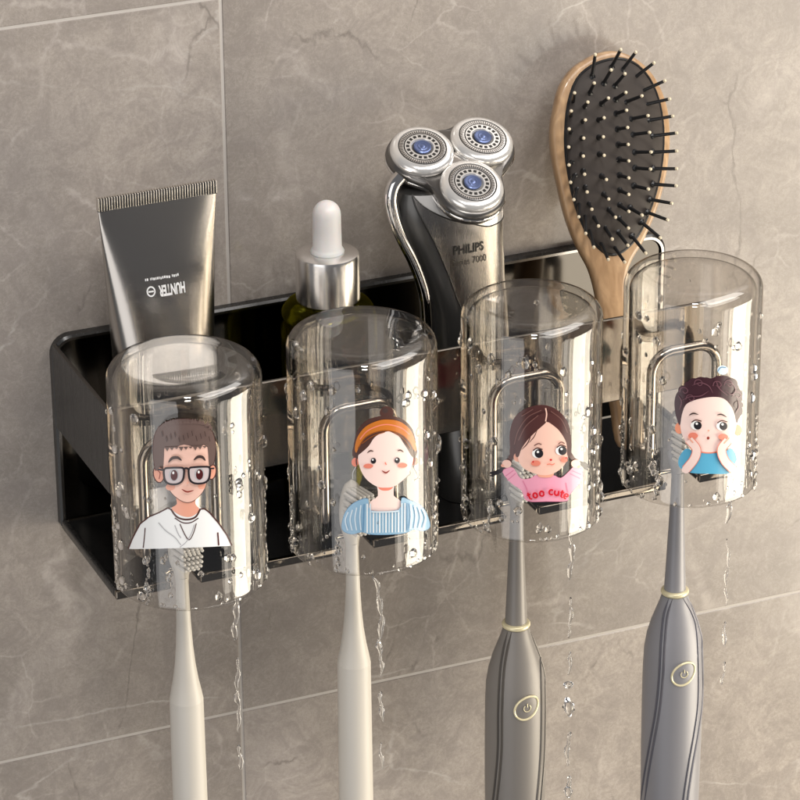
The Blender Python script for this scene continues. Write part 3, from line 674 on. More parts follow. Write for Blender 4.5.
def electric(x, m, lab, zr, grooves, btn, zh, dark):
    y = -7.35; root = empty('electric_toothbrush', (x, y, -20), lab, 'toothbrush', 'grey electric toothbrushes')
    bp = [(.001, -20.2), (.8, -20.1), (1.1, -19.6), (1.2, -17), (1.235, -14), (1.235, -12), (1.225, -10.5), (1.19, -9.6), (1.10, -9.0), (.94, -8.4), (.78, -7.95), (.62, -7.5), (.53, -7.2), (.50, zr-.12)]
    for k in range(len(bp)):
        pass
    b = MB(); b.lathe(bp, (x, y, 0), 64); body = b.build('handle', [m], root, angle=30)
    b = MB(); ring = [(.48, zr-.12)]
    for k in range(9):
        a = R(-90+180*k/8); ring.append((.50+.07*math.cos(a), zr+.1*math.sin(a)))
    ring.append((.40, zr+.12)); b.lathe(ring, (x, y, 0), 48); b.build('trim_ring', [MT_['gold']], root, angle=60)
    b = MB(); b.lathe([(.44, zr+.11), (.40, zr+1), (.36, zr+2), (.31, zr+3.2), (.27, zr+4.4), (.25, -1.7), (.001, -1.6)], (x, y, 0), 48); b.build('brush_stem', [m], root, angle=30)
    brush_head(root, x, y, -1.95, zh, m, 10)
    rf = lambda z: interp(bp, z)
    for P in grooves:
        g = MB()
        pts = smooth_open([Vector((a, c_, 0)) for a, c_ in P], 6)
        for dx in (-2.0, 2.0):
            Q = []
            for p in pts:
                q = surf_pt(p.x+dx, p.y, x, y, rf); ax = Vector((x, y, q.z)); n = (q-ax).normalized(); Q.append(ax+n*(rf(q.z)+.0))
            n_ = len(Q); g.tube(Q, [.012+.042*min(1, 3*math.sin(math.pi*(i+.1)/(n_))) for i in range(n_)], 8)
        g.build('grip_ridge', [dark], body)
    q = surf_pt(*btn, x, y, rf); ax = Vector((x, y, q.z)); n = (q-ax).normalized(); up = Vector((0, 0, 1)); tg = up.cross(n).normalized()
    # the button: oval rim, dished disc and raised power sign
    g = MB(); c = ax+n*(rf(q.z))
    ov = lambda k, s_: (tg*math.cos(k)*.50*s_+up*(math.sin(k)*.50+.10*math.cos(k))*s_)
    def lay(v, o): # sink the flat design on to the round body
        lx = v.dot(tg); rr = rf(q.z); return c+v+n*(math.sqrt(max(0, rr*rr-lx*lx))-rr+o)
    K = [2*math.pi*k/40 for k in range(40)]
    g.tube([lay(ov(k, 1), .02) for k in K], .045, 10, closed=True); bt = g.build('power_button', [MT_['gold']], body)
    g = MB(); g.loft([[lay(ov(k, .93), .012) for k in K], [lay(ov(k, .8), .03) for k in K], [lay(ov(k, .4), .02) for k in K], [lay(ov(k, .02), .02) for k in K]], cap=True); g.build('button_face', [m], bt)
    g = MB(); arc = [lay(tg*.15*math.sin(R(a))+up*.15*math.cos(R(a)), .045) for a in range(40, 321, 20)]
    g.tube(arc, .018, 8); g.tube([lay(up*.06, .045), lay(up*.21, .045)], .018, 8); g.build('power_sign', [MT_['gold']], bt)
Z7 = lambda P: [(460+.375*a, 500+.375*b_) for a, b_ in P]
tdark = mat('dark_taupe_ridge', (.10, .09, .08), .3, .35); ldark = mat('dark_lilac_ridge', (.135, .133, .155), .3, .35)
electric(1.82, MT_['taupe'], 'taupe electric toothbrush hanging head up inside the cup with the girl portrait', -7.0,
         [Z7([(132, 352), (121, 400), (112, 460), (107, 560), (106, 660), (100, 740), (92, 810), (84, 870)]), Z7([(192, 352), (208, 385), (218, 430), (222, 520), (221, 640), (217, 720), (210, 800), (202, 870)])], (527, 708), .6, tdark)
electric(8.86, MT_['lilac'], 'lilac grey electric toothbrush hanging head up inside the cup with the boy portrait', -7.03,
         [Z7([(562, 262), (548, 310), (541, 380), (536, 470), (527, 560), (511, 650), (497, 730), (486, 810)]), Z7([(600, 262), (622, 300), (636, 350), (641, 440), (640, 540), (630, 620), (616, 700), (604, 780), (597, 840)])], (684, 674), 1.15, ldark)

# ------------------------------------------------------------------ face wash tube
tx, ty = -11.17, -3.5
tr = empty('face_wash_tube', (tx, ty, -2.3), 'metallic graphite face wash tube standing cap down in the rack', 'tube')
def tsec(z):
    f = min(1, max(0, (z-2.0)/(11.75-2.0))); a = 1.72+.61*f**1.05; b_ = 1.72*(1-f**1.35)+.10
    e_ = 2+.5*math.sin(math.pi*f); return a, b_, e_
t = MB(); rings = []; n = 80
for k in range(26):
    z = -.6+(11.75+.6)*k/25; a, b_, e_ = tsec(z)
    rings.append([(tx+a*math.copysign(abs(math.cos(q))**(2/e_), math.cos(q)), ty+b_*math.copysign(abs(math.sin(q))**(2/e_), math.sin(q)), z) for q in (2*math.pi*j/n for j in range(n))])
t.loft(rings); t.build('tube_body', [MT_['tube']], tr, angle=50)
t = MB(); N_ = 46
for k in range(N_):          # ribbed crimp
    xa = tx-2.36+4.72*k/N_; xb = xa+4.72/N_
    t.box(xa+.008, xb-.045, ty-.13, ty+.13, 11.74, 12.25, 0, .018)
t.box(tx-2.35, tx+2.35, ty-.06, ty+.06, 11.7, 12.22, 1, .02)  # black core paints in the shade between the ribs
t.build('crimp', [MT_['crimp'], MT_['print_and_gap_shade']], tr, angle=20)
t = MB(); t.lathe([(.001, -2.34), (1.5, -2.34), (1.56, -2.25), (1.6, -.7), (1.5, -.6), (.001, -.6)], (tx, ty, 0), 64); t.build('cap', [MT_['shaver_dark']], tr)
def on_tube(vx, vz):
    a, b_, e_ = tsec(vz); u = min(.98, abs(vx)/a); return (tx+vx, ty-b_*(1-u**e_)**(1/e_)-.012, vz)
lg = MB()
def tube_text(s_, size, cx, cz, sx, bold=0):
    vs, fs = text_mesh(s_, size, bold)
    lg.add([on_tube(cx-v[0]*sx, cz-v[1]) for v in vs], fs)     # the tube stands on its cap, so the print is upside down
tube_text('HUNTER', .56, .17, 8.52, .47, .02)
for k in range(24):
    a = 2*math.pi*k/24; a2 = 2*math.pi*(k+1)/24; q = lambda a, r_: on_tube(-.66+r_*math.cos(a)*.85, 8.53+r_*math.sin(a))
    lg.add([q(a, .2), q(a2, .2), q(a2, .145), q(a, .145)], [[0, 1, 2, 3]])
lg.add([on_tube(-.66-.1, 8.56), on_tube(-.66+.1, 8.56), on_tube(-.66+.1, 8.50), on_tube(-.66-.1, 8.50)], [[0, 1, 2, 3]])
rd = random.Random(3); xx = -.84
while xx < .5:
    wd = rd.uniform(.03, .07); z0 = 8.98+rd.uniform(-.01, .02); lg.add([on_tube(xx, z0-.045), on_tube(xx+wd, z0-.045), on_tube(xx+wd, z0+.045), on_tube(xx, z0+.045)], [[0, 1, 2, 3]])
    xx += wd+.025+(.05 if rd.random() < .15 else 0)
lg.keep = True; lg.build('lettering', [MT_['print_white']], tr, angle=180)

# ------------------------------------------------------------------ dropper bottle
dx, dy = -4.42, -3.5
dr = empty('dropper_bottle', (dx, dy, -2.36), 'dark green glass dropper bottle with silver collar and white rubber bulb', 'bottle')
b = MB(); b.lathe([(.001, -2.34), (1.6, -2.34), (1.8, -2.1), (1.85, -1.5), (1.87, 5.3), (1.87, 5.9), (1.80, 6.2), (1.64, 6.42), (1.42, 6.54), (1.2, 6.6), (1.1, 6.7), (1.1, 7.6), (.001, 7.6)], (dx, dy, 0), 64)
bt = b.build('bottle', [MT_['bottle']], dr, angle=40)
b = MB(); b.lathe([(.001, -2.2), (1.5, -2.2), (1.68, -1.9), (1.7, -1.5), (1.7, 5.2), (.001, 5.2)], (dx, dy, 0), 48); b.build('serum', [MT_['serum']], bt)
b = MB(); b.lathe([(1.08, 6.64), (1.2, 6.62), (1.235, 6.68), (1.235, 8.42), (1.2, 8.52), (1.1, 8.56), (.6, 8.57), (.001, 8.57)], (dx, dy, 0), 72); b.build('collar', [MT_['satin']], dr, angle=30)
b = MB(); pr = [(.64, 8.572), (.66, 8.62), (.6, 8.72), (.56, 8.8), (.55, 9.6), (.545, 10.1)]
for k in range(1, 9):
    a = R(90*k/8); pr.append((max(.001, .54*math.cos(a)), 10.12+.54*math.sin(a)))
b.lathe(pr, (dx, dy, 0), 48); b.build('rubber_bulb', [MT_['rubber']], dr, angle=60)

# ------------------------------------------------------------------ electric shaver
SEC = [(184, 399, 482, .95), (194, 396, 493, 1.12), (207, 396, 499, 1.25), (222, 399, 499, 1.3), (240, 406, 499, 1.3), (260, 414, 500, 1.3), (280, 421, 501, 1.3), (300, 426, 503, 1.35), (330, 427, 505, 1.4)]
secs = []
for py, l, r_, dep in SEC:
    c = on_y((l+r_)/2, py, -4.1); hw = (r_-l)/2/24.9
    secs.append((c.z, c.x, math.sqrt(max(.5, (hw*hw-(dep*.39)**2)/.85)), dep))
zlo = secs[-1][0]
secs += [(z, secs[-1][1]+.02*(zlo-z), 1.5, 1.4) for z in (zlo-2, zlo-4)] + [(-2.33, secs[-1][1]+.15, 1.4, 1.3)]
secs.sort()
def ssec(z):
    if z <= secs[0][0]: return secs[0][1:]
    for a, c in zip(secs, secs[1:]):
        if z <= c[0]:
            t = (z-a[0])/(c[0]-a[0]); return tuple(a[i]+(c[i]-a[i])*t for i in (1, 2, 3))
    return secs[-1][1:]
sy_ = -4.1; EXP = 2.5
def spt(phi, z, off=0):
    cx, a, b_ = ssec(z); c, s_ = math.cos(phi), math.sin(phi)
    return (cx+(a+off)*math.copysign(abs(c)**(2/EXP), c), sy_-(b_+off)*math.copysign(abs(s_)**(2/EXP), s_), z)
shr = empty('electric_shaver', (secs[0][1], sy_, -2.33), 'triple head rotary shaver with bronze front standing in the rack', 'shaver')
ztop = secs[-1][0]; b = MB(); rings = []
for k in range(40):
    z = -2.33+(ztop+2.33)*k/39; rings.append([spt(2*math.pi*j/72, z) for j in range(72)])
b.loft(rings); body = b.build('shaver_body', [MT_['shaver_dark']], shr, angle=50)
# bronze front shell, its left edge sweeping down to the right
edge = [(184, 408), (194, 410), (207, 415), (222, 423), (240, 434), (260, 443), (280, 451), (297, 457), (330, 470)]
def phi_at(px, py):
    z = on_y(px, py, sy_-1.2).z; best = None
    for k in range(0, 361):
        ph = R(k*.5); p = Vector(spt(ph, z)); v = M@(p-CAM); e_ = abs(400+FPX*v.x/v.z-px)
        if best is None or e_ < best[0]: best = (e_, ph)
    return z, best[1]
ev = sorted(phi_at(px, py) for py, px in edge)
def edge_phi(z):
    if z <= ev[0][0]: return ev[0][1]
    for a, c in zip(ev, ev[1:]):
        if z <= c[0]: return a[1]+(c[1]-a[1])*(z-a[0])/(c[0]-a[0])
    return ev[-1][1]
f = MB(); g = []; zs = [1.0+(ztop-.02-1.0)*k/30 for k in range(31)]
for z in zs:
    pe = edge_phi(z); pr0 = R(-16)
    g.append((z, pr0, pe))
zA = on_y(458, 233, sy_-1.3).z; zL = on_y(412, 194, sy_-.6).z; zR = on_y(497, 214, sy_-.4).z
def scoop(t): # t 0 at the right edge, 1 at the seam
    if t > .55: return zA+(zL-zA)*((t-.55)/.45)**1.7
    return zA+(zR-zA)*((.55-t)/.55)**2
J = 40
def shell(z_of, off, rows):
    vs = []
    for i in range(rows+1):
        for j in range(J+1):
            t = j/J; z = z_of(t, i/rows); pe = edge_phi(z); vs.append(spt(R(-16)+(pe-R(-16))*t, z, off))
    return vs, [[i*(J+1)+j, i*(J+1)+j+1, (i+1)*(J+1)+j+1, (i+1)*(J+1)+j] for i in range(rows) for j in range(J)]
f.keep = True; f.add(*shell(lambda t, q: 1.0+(scoop(t)-1.0)*q, .035, 40)); fo_ = f.build('front_shell', [MT_['shaver_front']], body, angle=180)
f = MB(); f.keep = True; f.add(*shell(lambda t, q: scoop(t)+(max(ztop, scoop(t))-scoop(t))*q, .02+.0, 14)); f.build('collar_plate', [MT_['steel_white']], body, angle=180)
f = MB(); f.tube([spt(R(-16)+(edge_phi(scoop(j/J))-R(-16))*j/J, scoop(j/J), .02) for j in range(J+1)], .028, 8); f.build('scoop_seam', [MT_['print_and_gap_shade']], body)
f = MB(); f.tube([spt(edge_phi(z)+.012, z, .02) for z in zs], .035, 8); f.build('seam', [MT_['print_and_gap_shade']], body)
# chrome strip along the left flank
f = MB(); P = []
for (px, py) in ((401, 176), (394, 185), (391, 198), (393, 212), (398, 228), (405, 243), (413, 258), (420, 275), (425, 292), (427, 310), (428, 335), (428, 370)):
    p = on_y(px, py, sy_-.35); P.append(p)
P = smooth_open(P, 5); f.tube(P, [.27]*len(P), 14, flat=1); f.build('chrome_strip', [MT_['chrome']], body)
# head plate in its own tilted frame
HN = Vector((-.015, -.438, .899)).normalized(); HX_ = Vector((1, 0, .0167)).normalized(); HY = HN.cross(HX_).normalized(); HX_ = HY.cross(HN)
DC = [Vector((-.49, -3.56, 12.12)), Vector((2.0, -3.59, 12.15)), Vector((.73, -5.51, 11.19))]
HC = sum(DC, Vector())/3
def hull2(off):              # rounded three-lobed outline round the discs, drawn in towards the centre between them
    P = []
    loc = [((d-HC).dot(HX_), (d-HC).dot(HY)) for d in DC]
    for k in range(96):
        a = 2*math.pi*k/96; d = (math.cos(a), math.sin(a)); sup = max(l[0]*d[0]+l[1]*d[1] for l in loc)
        # radial distance of union of circles of radius off, softened
        rr = 0
        for l in loc:
            pr_ = l[0]*d[0]+l[1]*d[1]; pe_ = l[0]*l[0]+l[1]*l[1]-pr_*pr_
            if off*off > pe_: rr = max(rr, pr_+math.sqrt(off*off-pe_))
        P.append((a, max(rr, 1.75)))
    Q = []
    for i in range(96):
        Q.append(sum(P[(i+j) % 96][1] for j in (-3, -2, -1, 0, 1, 2, 3))/7)
    return [(q*math.cos(2*math.pi*i/96), q*math.sin(2*math.pi*i/96)) for i, q in enumerate(Q)]
def hring(off, h): return [HC+HX_*u+HY*v+HN*h for u, v in hull2(off)]
b = MB(); b.loft([hring(.7, -1.35), hring(1.15, -1.0), hring(1.34, -.62), hring(1.37, -.42), hring(1.33, -.28), hring(1.2, -.22)]); hp = b.build('head_plate', [MT_['shaver_head']], shr, angle=50)
b = MB(); b.loft([hring(1.345, -.66), hring(1.40, -.62), hring(1.40, -.55), hring(1.37, -.50)], cap=False); b.build('chrome_rim', [MT_['chrome']], hp, angle=60)
b = MB()                     # chrome neck joining head and body
nk = []
for k in range(10):
    t = k/9; cb = Vector((ssec(ztop)[0]+.05, sy_, ztop-1.2)); ce = HC-HN*1.0+Vector((0, .0, 0)); c = cb.lerp(ce, t); ra = 1.42-.3*t; rb = 1.2-.15*t
    nrm = Vector((0, 0, 1)).lerp(HN, t).normalized(); X = Vector((1, 0, 0)); Y = nrm.cross(X).normalized()
    nk.append([c+X*(ra*math.cos(2*math.pi*j/48))+Y*(rb*math.sin(2*math.pi*j/48)) for j in range(48)])
b.loft(nk); b.build('neck', [MT_['steel_white']], shr, angle=60)
for d in DC:
    tl = (HC-d); ax = (HN - tl.normalized()*.05).normalized(); X = (HX_-ax*HX_.dot(ax)).normalized(); Y = ax.cross(X)
    b = MB(); b.lathe([(.9, -.42), (1.1, -.36), (1.215, -.2), (1.235, -.05), (1.2, .05), (1.1, .13), (1.0, .165), (.94, .17), (.93, .06)], d, 64, (X, Y, ax)); sh = b.build('shaving_head', [MT_['steel_white']], shr, angle=60)
    b = MB(); b.lathe([(.93, .0), (.925, .1), (.90, .12), (.885, .16), (.86, .165), (.78, .165), (.725, .16), (.71, .12), (.68, .17), (.44, .175), (.40, .12), (.34, .13), (.34, .0)], d, 64, (X, Y, ax), mats=[1, 1, 1, 3, 3, 3, 1, 1, 2, 2, 1, 1]); b.build('foil', [MT_['steel_white'], MT_['shaver_dark'], MT_['steel_white'], MT_['satin']], sh, angle=25)
    b = MB()
    for k in range(18):
        a = 2*math.pi*k/18; er = X*math.cos(a)+Y*math.sin(a); et = ax.cross(er); c = d+er*.565+ax*.176
        b.add([c-er*.062-et*.062, c+er*.062-et*.062, c+er*.062+et*.062, c-er*.062+et*.062]+[c-er*.062-et*.062-ax*.02, c+er*.062-et*.062-ax*.02, c+er*.062+et*.062-ax*.02, c-er*.062+et*.062-ax*.02], [[0, 1, 2, 3], [0, 1, 5, 4], [1, 2, 6, 5], [2, 3, 7, 6], [3, 0, 4, 7]])
    for k in range(60):
        a = 2*math.pi*k/60; er = X*math.cos(a)+Y*math.sin(a); et = ax.cross(er)
        c = d+er*.81+ax*.168; e2 = et+er*.6; b.add([c-er*.06-e2*.014, c+er*.06-e2*.014, c+er*.06+e2*.014, c-er*.06+e2*.014], [[0, 1, 2, 3]])
    b.keep = True; b.build('slots', [MT_['print_and_gap_shade']], sh)
    b = MB(); b.lathe([(.34, .10), (.34, .19), (.30, .215), (.2, .205), (.17, .225), (.1, .215), (.06, .235), (.001, .235)], d, 40, (X, Y, ax)); b.build('centre_disc', [MT_['blue']], sh, angle=30)
# small steel rods between the three heads
b = MB()
for k in range(9):
    a = 2*math.pi*k/9; er = HX_*math.cos(a)+HY*math.sin(a); b.tube([HC+er*.12-HN*.2, HC+er*.75-HN*.12], .045, 8)
b.lathe([(.5, -.24), (.42, -.1), (.15, -.05), (.001, -.05)], HC, 32, (HX_, HY, HN)); b.build('head_hub', [MT_['chrome']], hp)
# writing on the front
def shaver_text(s_, px, py, size, bold, m, sx=1.0):
    vs, fs = text_mesh(s_, size, bold); z0, ph = phi_at(px, py); p0 = Vector(spt(ph, z0)); cx = p0.x; out = []
    for v in vs:
        z = z0+v[1]; x_ = cx+v[0]*sx; c_, a, b_ = ssec(z); u = min(.985, abs(x_-c_)/(a+.035)); out.append((x_, sy_-(b_+.035)*(1-u**EXP)**(1/EXP)-.022, z))
    g = MB(); g.keep = True; g.add(out, fs); return g.build('lettering', [m], fo_, angle=180)
shaver_text('PHILIPS', 468, 247.5, .50, .014, MT_['print_and_gap_shade'], .82)
shaver_text('Series 7000', 469, 259.5, .40, 0, MT_['print_grey'], .78)

# ------------------------------------------------------------------ hair brush
TL = R(18); BN = Vector((0, -math.cos(TL), math.sin(TL))); BV = Vector((0, math.sin(TL), math.cos(TL))); BU = Vector((1, 0, 0)); BP = Vector((8, -1.4, 13))
def bp3(u, v, h): return BP+BU*u+BV*v+BN*h
hb = empty('hair_brush', bp3(-.5, -15.6, 0), 'oval wooden paddle hairbrush with black pins leaning in the rack', 'hairbrush')
woodL = [(.35, 1.0), (-.16, .9), (-.99, .54), (-1.62, -.1), (-1.97, -.9), (-2.22, -1.7), (-2.30, -2.5), (-2.27, -3.3), (-2.2, -4.0), (-2.08, -5.0), (-1.88, -5.9), (-1.6, -6.7), (-1.32, -7.4), (-1.17, -8.3), (-1.13, -9.5), (-1.13, -11), (-1.08, -13), (-.95, -14.6)]
woodR = [(.05, -14.6), (.12, -13), (.1, -11), (0, -9.5), (.02, -8.6), (.2, -7.85), (.55, -7.25), (1.05, -6.7), (1.6, -5.9), (2.1, -5.0), (2.5, -4.0), (2.74, -3.1), (2.84, -2.3), (2.84, -1.6), (2.7, -.9), (2.4, -.2), (1.9, .42), (1.3, .82), (.8, .99)]
WO = smooth_closed(woodL+woodR, 4)
def wring(s_, h):
    # inset the outline a little: move every point along its inward normal
    n = len(WO); out = []
    for i in range(n):
        a, b_, c = Vector(WO[i-1]), Vector(WO[i]), Vector(WO[(i+1) % n]); t = (c-a).normalized(); nn = Vector((-t.y, t.x))   # counter-clockwise outline: inward normal
        q = b_+nn*s_; out.append(bp3(q.x, q.y, h))
    return out
b = MB(); b.loft([wring(.28, -.62), wring(.1, -.56), wring(0, -.36), wring(-.01, -.2), wring(.0, -.06), wring(.06, .03), wring(.18, .07)]); b.build('paddle', [MT_['wood']], hb, angle=55)
padL = [(.5, .70), (-.29, .55), (-.97, .12), (-1.45, -.75), (-1.72, -1.82), (-1.82, -2.7), (-1.80, -3.6), (-1.72, -4.5), (-1.52, -5.4), (-1.18, -6.2), (-.68, -6.8)]
padR = [(-.2, -6.95), (.35, -6.75), (.9, -6.3), (1.4, -5.6), (1.85, -4.75), (2.2, -3.85), (2.42, -2.9), (2.5, -2.0), (2.42, -1.1), (2.15, -.3), (1.7, .3), (1.15, .62)]
PO = smooth_closed(padL+padR, 3); pc = Vector((.35, -3.1))
b = MB(); rings = []
for k in range(9):
    f_ = k/8; s_ = math.cos(f_*math.pi/2*.97); h = .04+.42*math.sin(f_*math.pi/2)
    rings.append([bp3(pc.x+(p[0]-pc.x)*s_, pc.y+(p[1]-pc.y)*s_, h) for p in PO])
rings.insert(0, [bp3(p[0], p[1], -.02) for p in PO])
b.loft(rings); cu = b.build('cushion', [MT_['cushion']], hb, angle=60)
b = MB(); b.tube([bp3(p[0], p[1], .07) for p in PO], .06, 8, closed=True); b.build('cushion_rim', [MT_['pin']], hb)
PINS = [(-1.29,-0.65,0.26,-1.65,-0.3,1.24),(-1.53,-1.13,0.25,-1.9,-0.97,1.28),(-1.7,-1.76,0.25,-2.08,-1.65,1.28),(-1.82,-2.39,0.25,-2.2,-2.34,1.29),(-1.9,-3.03,0.25,-2.28,-3.03,1.29),(-1.92,-3.66,0.25,-2.3,-3.71,1.29),(-1.88,-4.29,0.25,-2.25,-4.4,1.28),(-1.76,-4.92,0.25,-2.13,-5.1,1.27),(-1.55,-5.47,0.25,-1.91,-5.79,1.25),(-1.28,-5.94,0.26,-1.62,-6.38,1.21),(-0.82,-6.42,0.26,-1.06,-6.96,1.19),(-0.87,-0.96,0.25,-1.16,-0.73,1.29),(-1.03,-1.52,0.25,-1.36,-1.4,1.3),(-1.16,-2.16,0.25,-1.52,-2.09,1.29),(-1.25,-2.8,0.25,-1.63,-2.78,1.29),(-1.29,-3.45,0.25,-1.67,-3.49,1.29),(-1.27,-4.09,0.25,-1.65,-4.19,1.28),(-1.18,-4.75,0.25,-1.54,-4.89,1.28),(-1.02,-5.31,0.25,-1.34,-5.58,1.27),(-0.61,-5.79,0.25,-0.82,-6.18,1.26),(-0.26,-6.62,0.26,-0.38,-7.17,1.2),(-0.57,-0.46,0.25,-0.77,-0.04,1.25),(-0.17,-0.94,0.25,-0.28,-0.7,1.32),(-0.39,-1.55,0.25,-0.57,-1.43,1.33),(-0.49,-2.23,0.25,-0.7,-2.16,1.33),(-0.55,-2.89,0.25,-0.76,-2.88,1.33),(-0.57,-3.76,0.25,-0.79,-3.83,1.33),(-0.57,-4.48,0.25,-0.79,-4.6,1.32),(-0.41,-5.12,0.25,-0.59,-5.35,1.31),(-0.01,-5.53,0.25,-0.09,-5.86,1.3),(-0.09,-6.07,0.25,-0.18,-6.53,1.25),(0.08,-0.16,0.26,0.03,0.36,1.22),(0.46,-0.86,0.25,0.49,-0.59,1.32),(0.4,-1.41,0.25,0.42,-1.28,1.34),(0.36,-2.03,0.25,0.37,-1.95,1.35),(0.31,-2.64,0.25,0.31,-2.61,1.35),(0.26,-3.23,0.25,0.25,-3.25,1.35),(0.19,-3.84,0.25,0.16,-3.91,1.35),(0.13,-4.43,0.25,0.08,-4.55,1.34),(0.06,-5.01,0.25,-0.0,-5.21,1.33),(0.51,-5.19,0.25,0.55,-5.44,1.32),(0.53,-0.33,0.25,0.58,0.13,1.25),(0.93,-1.03,0.25,1.16,-0.82,1.31),(1.04,-1.72,0.25,1.32,-1.62,1.31),(1.02,-2.34,0.25,1.3,-2.28,1.31),(0.99,-3.04,0.25,1.26,-3.05,1.32),(0.92,-3.66,0.25,1.15,-3.71,1.32),(0.78,-4.35,0.25,0.95,-4.47,1.33),(-0.39,0.36,0.26,-0.52,1.04,1.12),(0.54,0.4,0.26,0.58,1.08,1.13),(1.0,0.23,0.26,1.21,0.89,1.12),(1.51,-0.15,0.26,1.93,0.37,1.13),(1.73,-0.72,0.26,2.29,-0.39,1.16),(1.8,-1.26,0.26,2.4,-1.12,1.17),(1.83,-1.9,0.26,2.45,-1.81,1.16),(1.89,-2.53,0.26,2.54,-2.49,1.15),(1.82,-3.17,0.26,2.44,-3.19,1.17),(1.75,-3.81,0.26,2.34,-3.88,1.18),(1.66,-4.42,0.26,2.22,-4.54,1.2),(1.46,-5.0,0.26,1.93,-5.19,1.23),(1.28,-5.49,0.26,1.66,-5.81,1.24),(1.02,-6.01,0.26,1.26,-6.46,1.23),(0.52,-6.42,0.26,0.56,-6.96,1.21)]
def inside(u, v, k=.93):
    n = len(PO); c = False; P = [(pc.x+(p[0]-pc.x)*k, pc.y+(p[1]-pc.y)*k) for p in PO]
    for i in range(n):
        (x1, y1), (x2, y2) = P[i-1], P[i]
        if (y1 > v) != (y2 > v) and u < (x2-x1)*(v-y1)/(y2-y1)+x1: c = not c
    return c
for (u, v, h, tu, tv, th) in PINS:
    for _ in range(40):
        if inside(u, v): break
        u += (pc.x-u)*.03; v += (pc.y-v)*.03
    rad = math.hypot((u-pc.x)/2.1, (v-pc.y)/3.8); h = .04+.42*math.sqrt(max(0, 1-min(1, rad)**2))-.03
    A, B = bp3(u, v, h), bp3(tu, tv, th); d = (B-A).normalized()
    X = d.orthogonal().normalized(); Y = d.cross(X); Lg = (B-A).length
    g = MB(); g.lathe([(.15, 0), (.14, .03), (.09, .06), (.072, .1), (.065, Lg-.06), (.055, Lg-.03)], A, 12, (X, Y, d), mats=[0]*5)
    g.lathe([(.001, Lg-.07), (.055, Lg-.055), (.07, Lg), (.052, Lg+.05), (.001, Lg+.068)], A, 12, (X, Y, d), mi=1)
    g.build('pin', [MT_['pin'], MT_['pin_tip']], cu, angle=50)

# ------------------------------------------------------------------ falling water
def drip(x, y, z0, z1, r_, seed, label, bend=None, blob=False):
    rd = random.Random(seed); n = max(5, int((z0-z1)/.1)); P = []; W = []
    for k in range(n+1):
        f = k/n; z = z0+(z1-z0)*f
        ox = .05*math.sin(3.1*z+seed)+.025*math.sin(9*z+seed*2); oy = .04*math.cos(2.3*z+seed)
        if bend: ox += bend*(1-min(1, f*5))**2
        P.append((x+ox, y+oy, z)); e_ = math.sin(math.pi*min(1, max(0, (k+.25)/(n+.5))))**.3
        W.append(max(.012, 1.08*r_*e_*(1+.35*math.sin(7*z+seed)+rd.uniform(-.25, .25))))
    if blob: W = [w_*1.3 for w_ in W]
    g = MB(); g.tube(P, W, 10); o = g.build('water_drip', [MT_['water']], None, angle=180, loc=P[-1])
    return tag(o, label, 'water drip', 'water dripping from the cups')
DR = [((-11.41, -11.32), [(-1.0, -2.83, .1), (-3.6, -6.76, .075), (-7.32, -8.41, .07)], 'man portrait'),
      ((-5.95, -12.1), [(-.85, -5.2, .085), (-5.85, -7.2, .075), (-8.1, -9.2, .055)], 'woman portrait'),
      ((2.09, -11.72), [(-1.0, -3.0, .085), (-3.78, -5.48, .06), (-6.14, -7.15, .06), (-7.5, -7.72, .1), (-8.15, -8.95, .12), (-9.69, -11.23, .075), (-11.75, -12.6, .1)], 'girl portrait'),
      ((8.83, -11.74), [(-.95, -1.95, .09), (-2.63, -5.58, .05), (-6.29, -7.32, .07), (-8.08, -9.07, .05)], 'boy portrait')]
ORD = ['first', 'second', 'third', 'fourth', 'fifth', 'sixth', 'seventh']
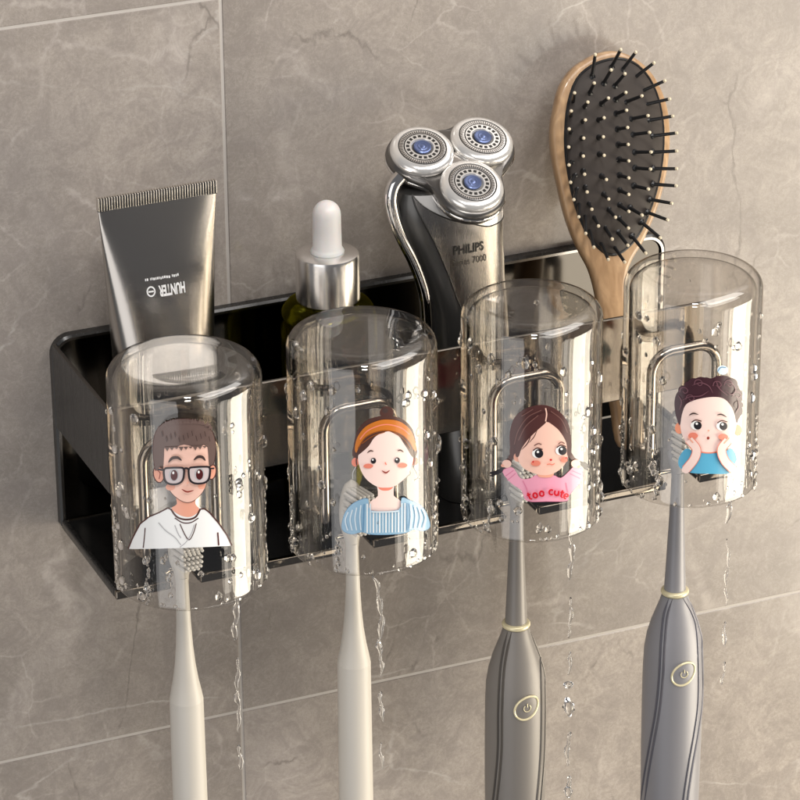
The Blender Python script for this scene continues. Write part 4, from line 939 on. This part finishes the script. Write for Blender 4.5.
for ci, ((x, y), L_, who) in enumerate(DR):
    for k, (a, c, r_) in enumerate(L_):
        kind = 'long wavy clear water streak' if a-c > 2.5 else ('short clear water streak' if a-c > .9 else 'tiny clear water blob')
        drip(x, y, a, c, r_, ci*10+k, f'{kind}, {ORD[k]} down from the cup with the {who}', bend=-.35 if k == 0 and ci == 1 else None, blob=(r_ >= .1 and k > 2))

# ------------------------------------------------------------------ light
def area(name, loc, target, sx, sy, radiance, color):
    l = bpy.data.lights.new(name, 'AREA'); l.shape = 'RECTANGLE'; l.size = sx*S; l.size_y = sy*S
    l.energy = radiance*math.pi*sx*S*sy*S; l.color = color
    o = bpy.data.objects.new(name, l); COL.objects.link(o); o.location = Vector(loc)*S
    o.rotation_euler = (Vector(target)-Vector(loc)).to_track_quat('-Z', 'Y').to_euler(); return o
area('key_softbox', (-3-.32*110, -8-110, 2+1.25*110), (-2, -6, 0), 22, 22, 48, (1, .975, .945))
area('side_softbox', (72, -46, -32), (0, -10, -32), 54, 60, 7.4, (1, .895, .72))
area('front_softbox', (73, -118, -45), (3, -7, -40), 27, 75, 2.3, (1, .91, .78))
area('left_softbox', (-75, -62, -8), (-8, -8, 0), 60, 120, 1.2, (1, .98, .97))
area('top_softbox', (48, -50, 90), (4, -4, 8), 120, 50, 4.8, (1, .955, .91))
w_ = bpy.data.worlds.new('World'); scene.world = w_; w_.use_nodes = True
bg = w_.node_tree.nodes['Background']; bg.inputs[0].default_value = (.93, .94, 1, 1); bg.inputs[1].default_value = .11

for o in list(bpy.data.objects):
    if '_o' in o: del o['_o']
scene.view_settings.view_transform = 'Standard'; scene.view_settings.look = 'None'; scene.view_settings.gamma = 1; scene.view_settings.exposure = 0.36
scene.render.engine = 'CYCLES'
cy = scene.cycles
cy.max_bounces = 14; cy.transmission_bounces = 14; cy.transparent_max_bounces = 24; cy.glossy_bounces = 8; cy.diffuse_bounces = 3
cy.sample_clamp_indirect = 6; cy.use_denoising = True; cy.blur_glossy = .5
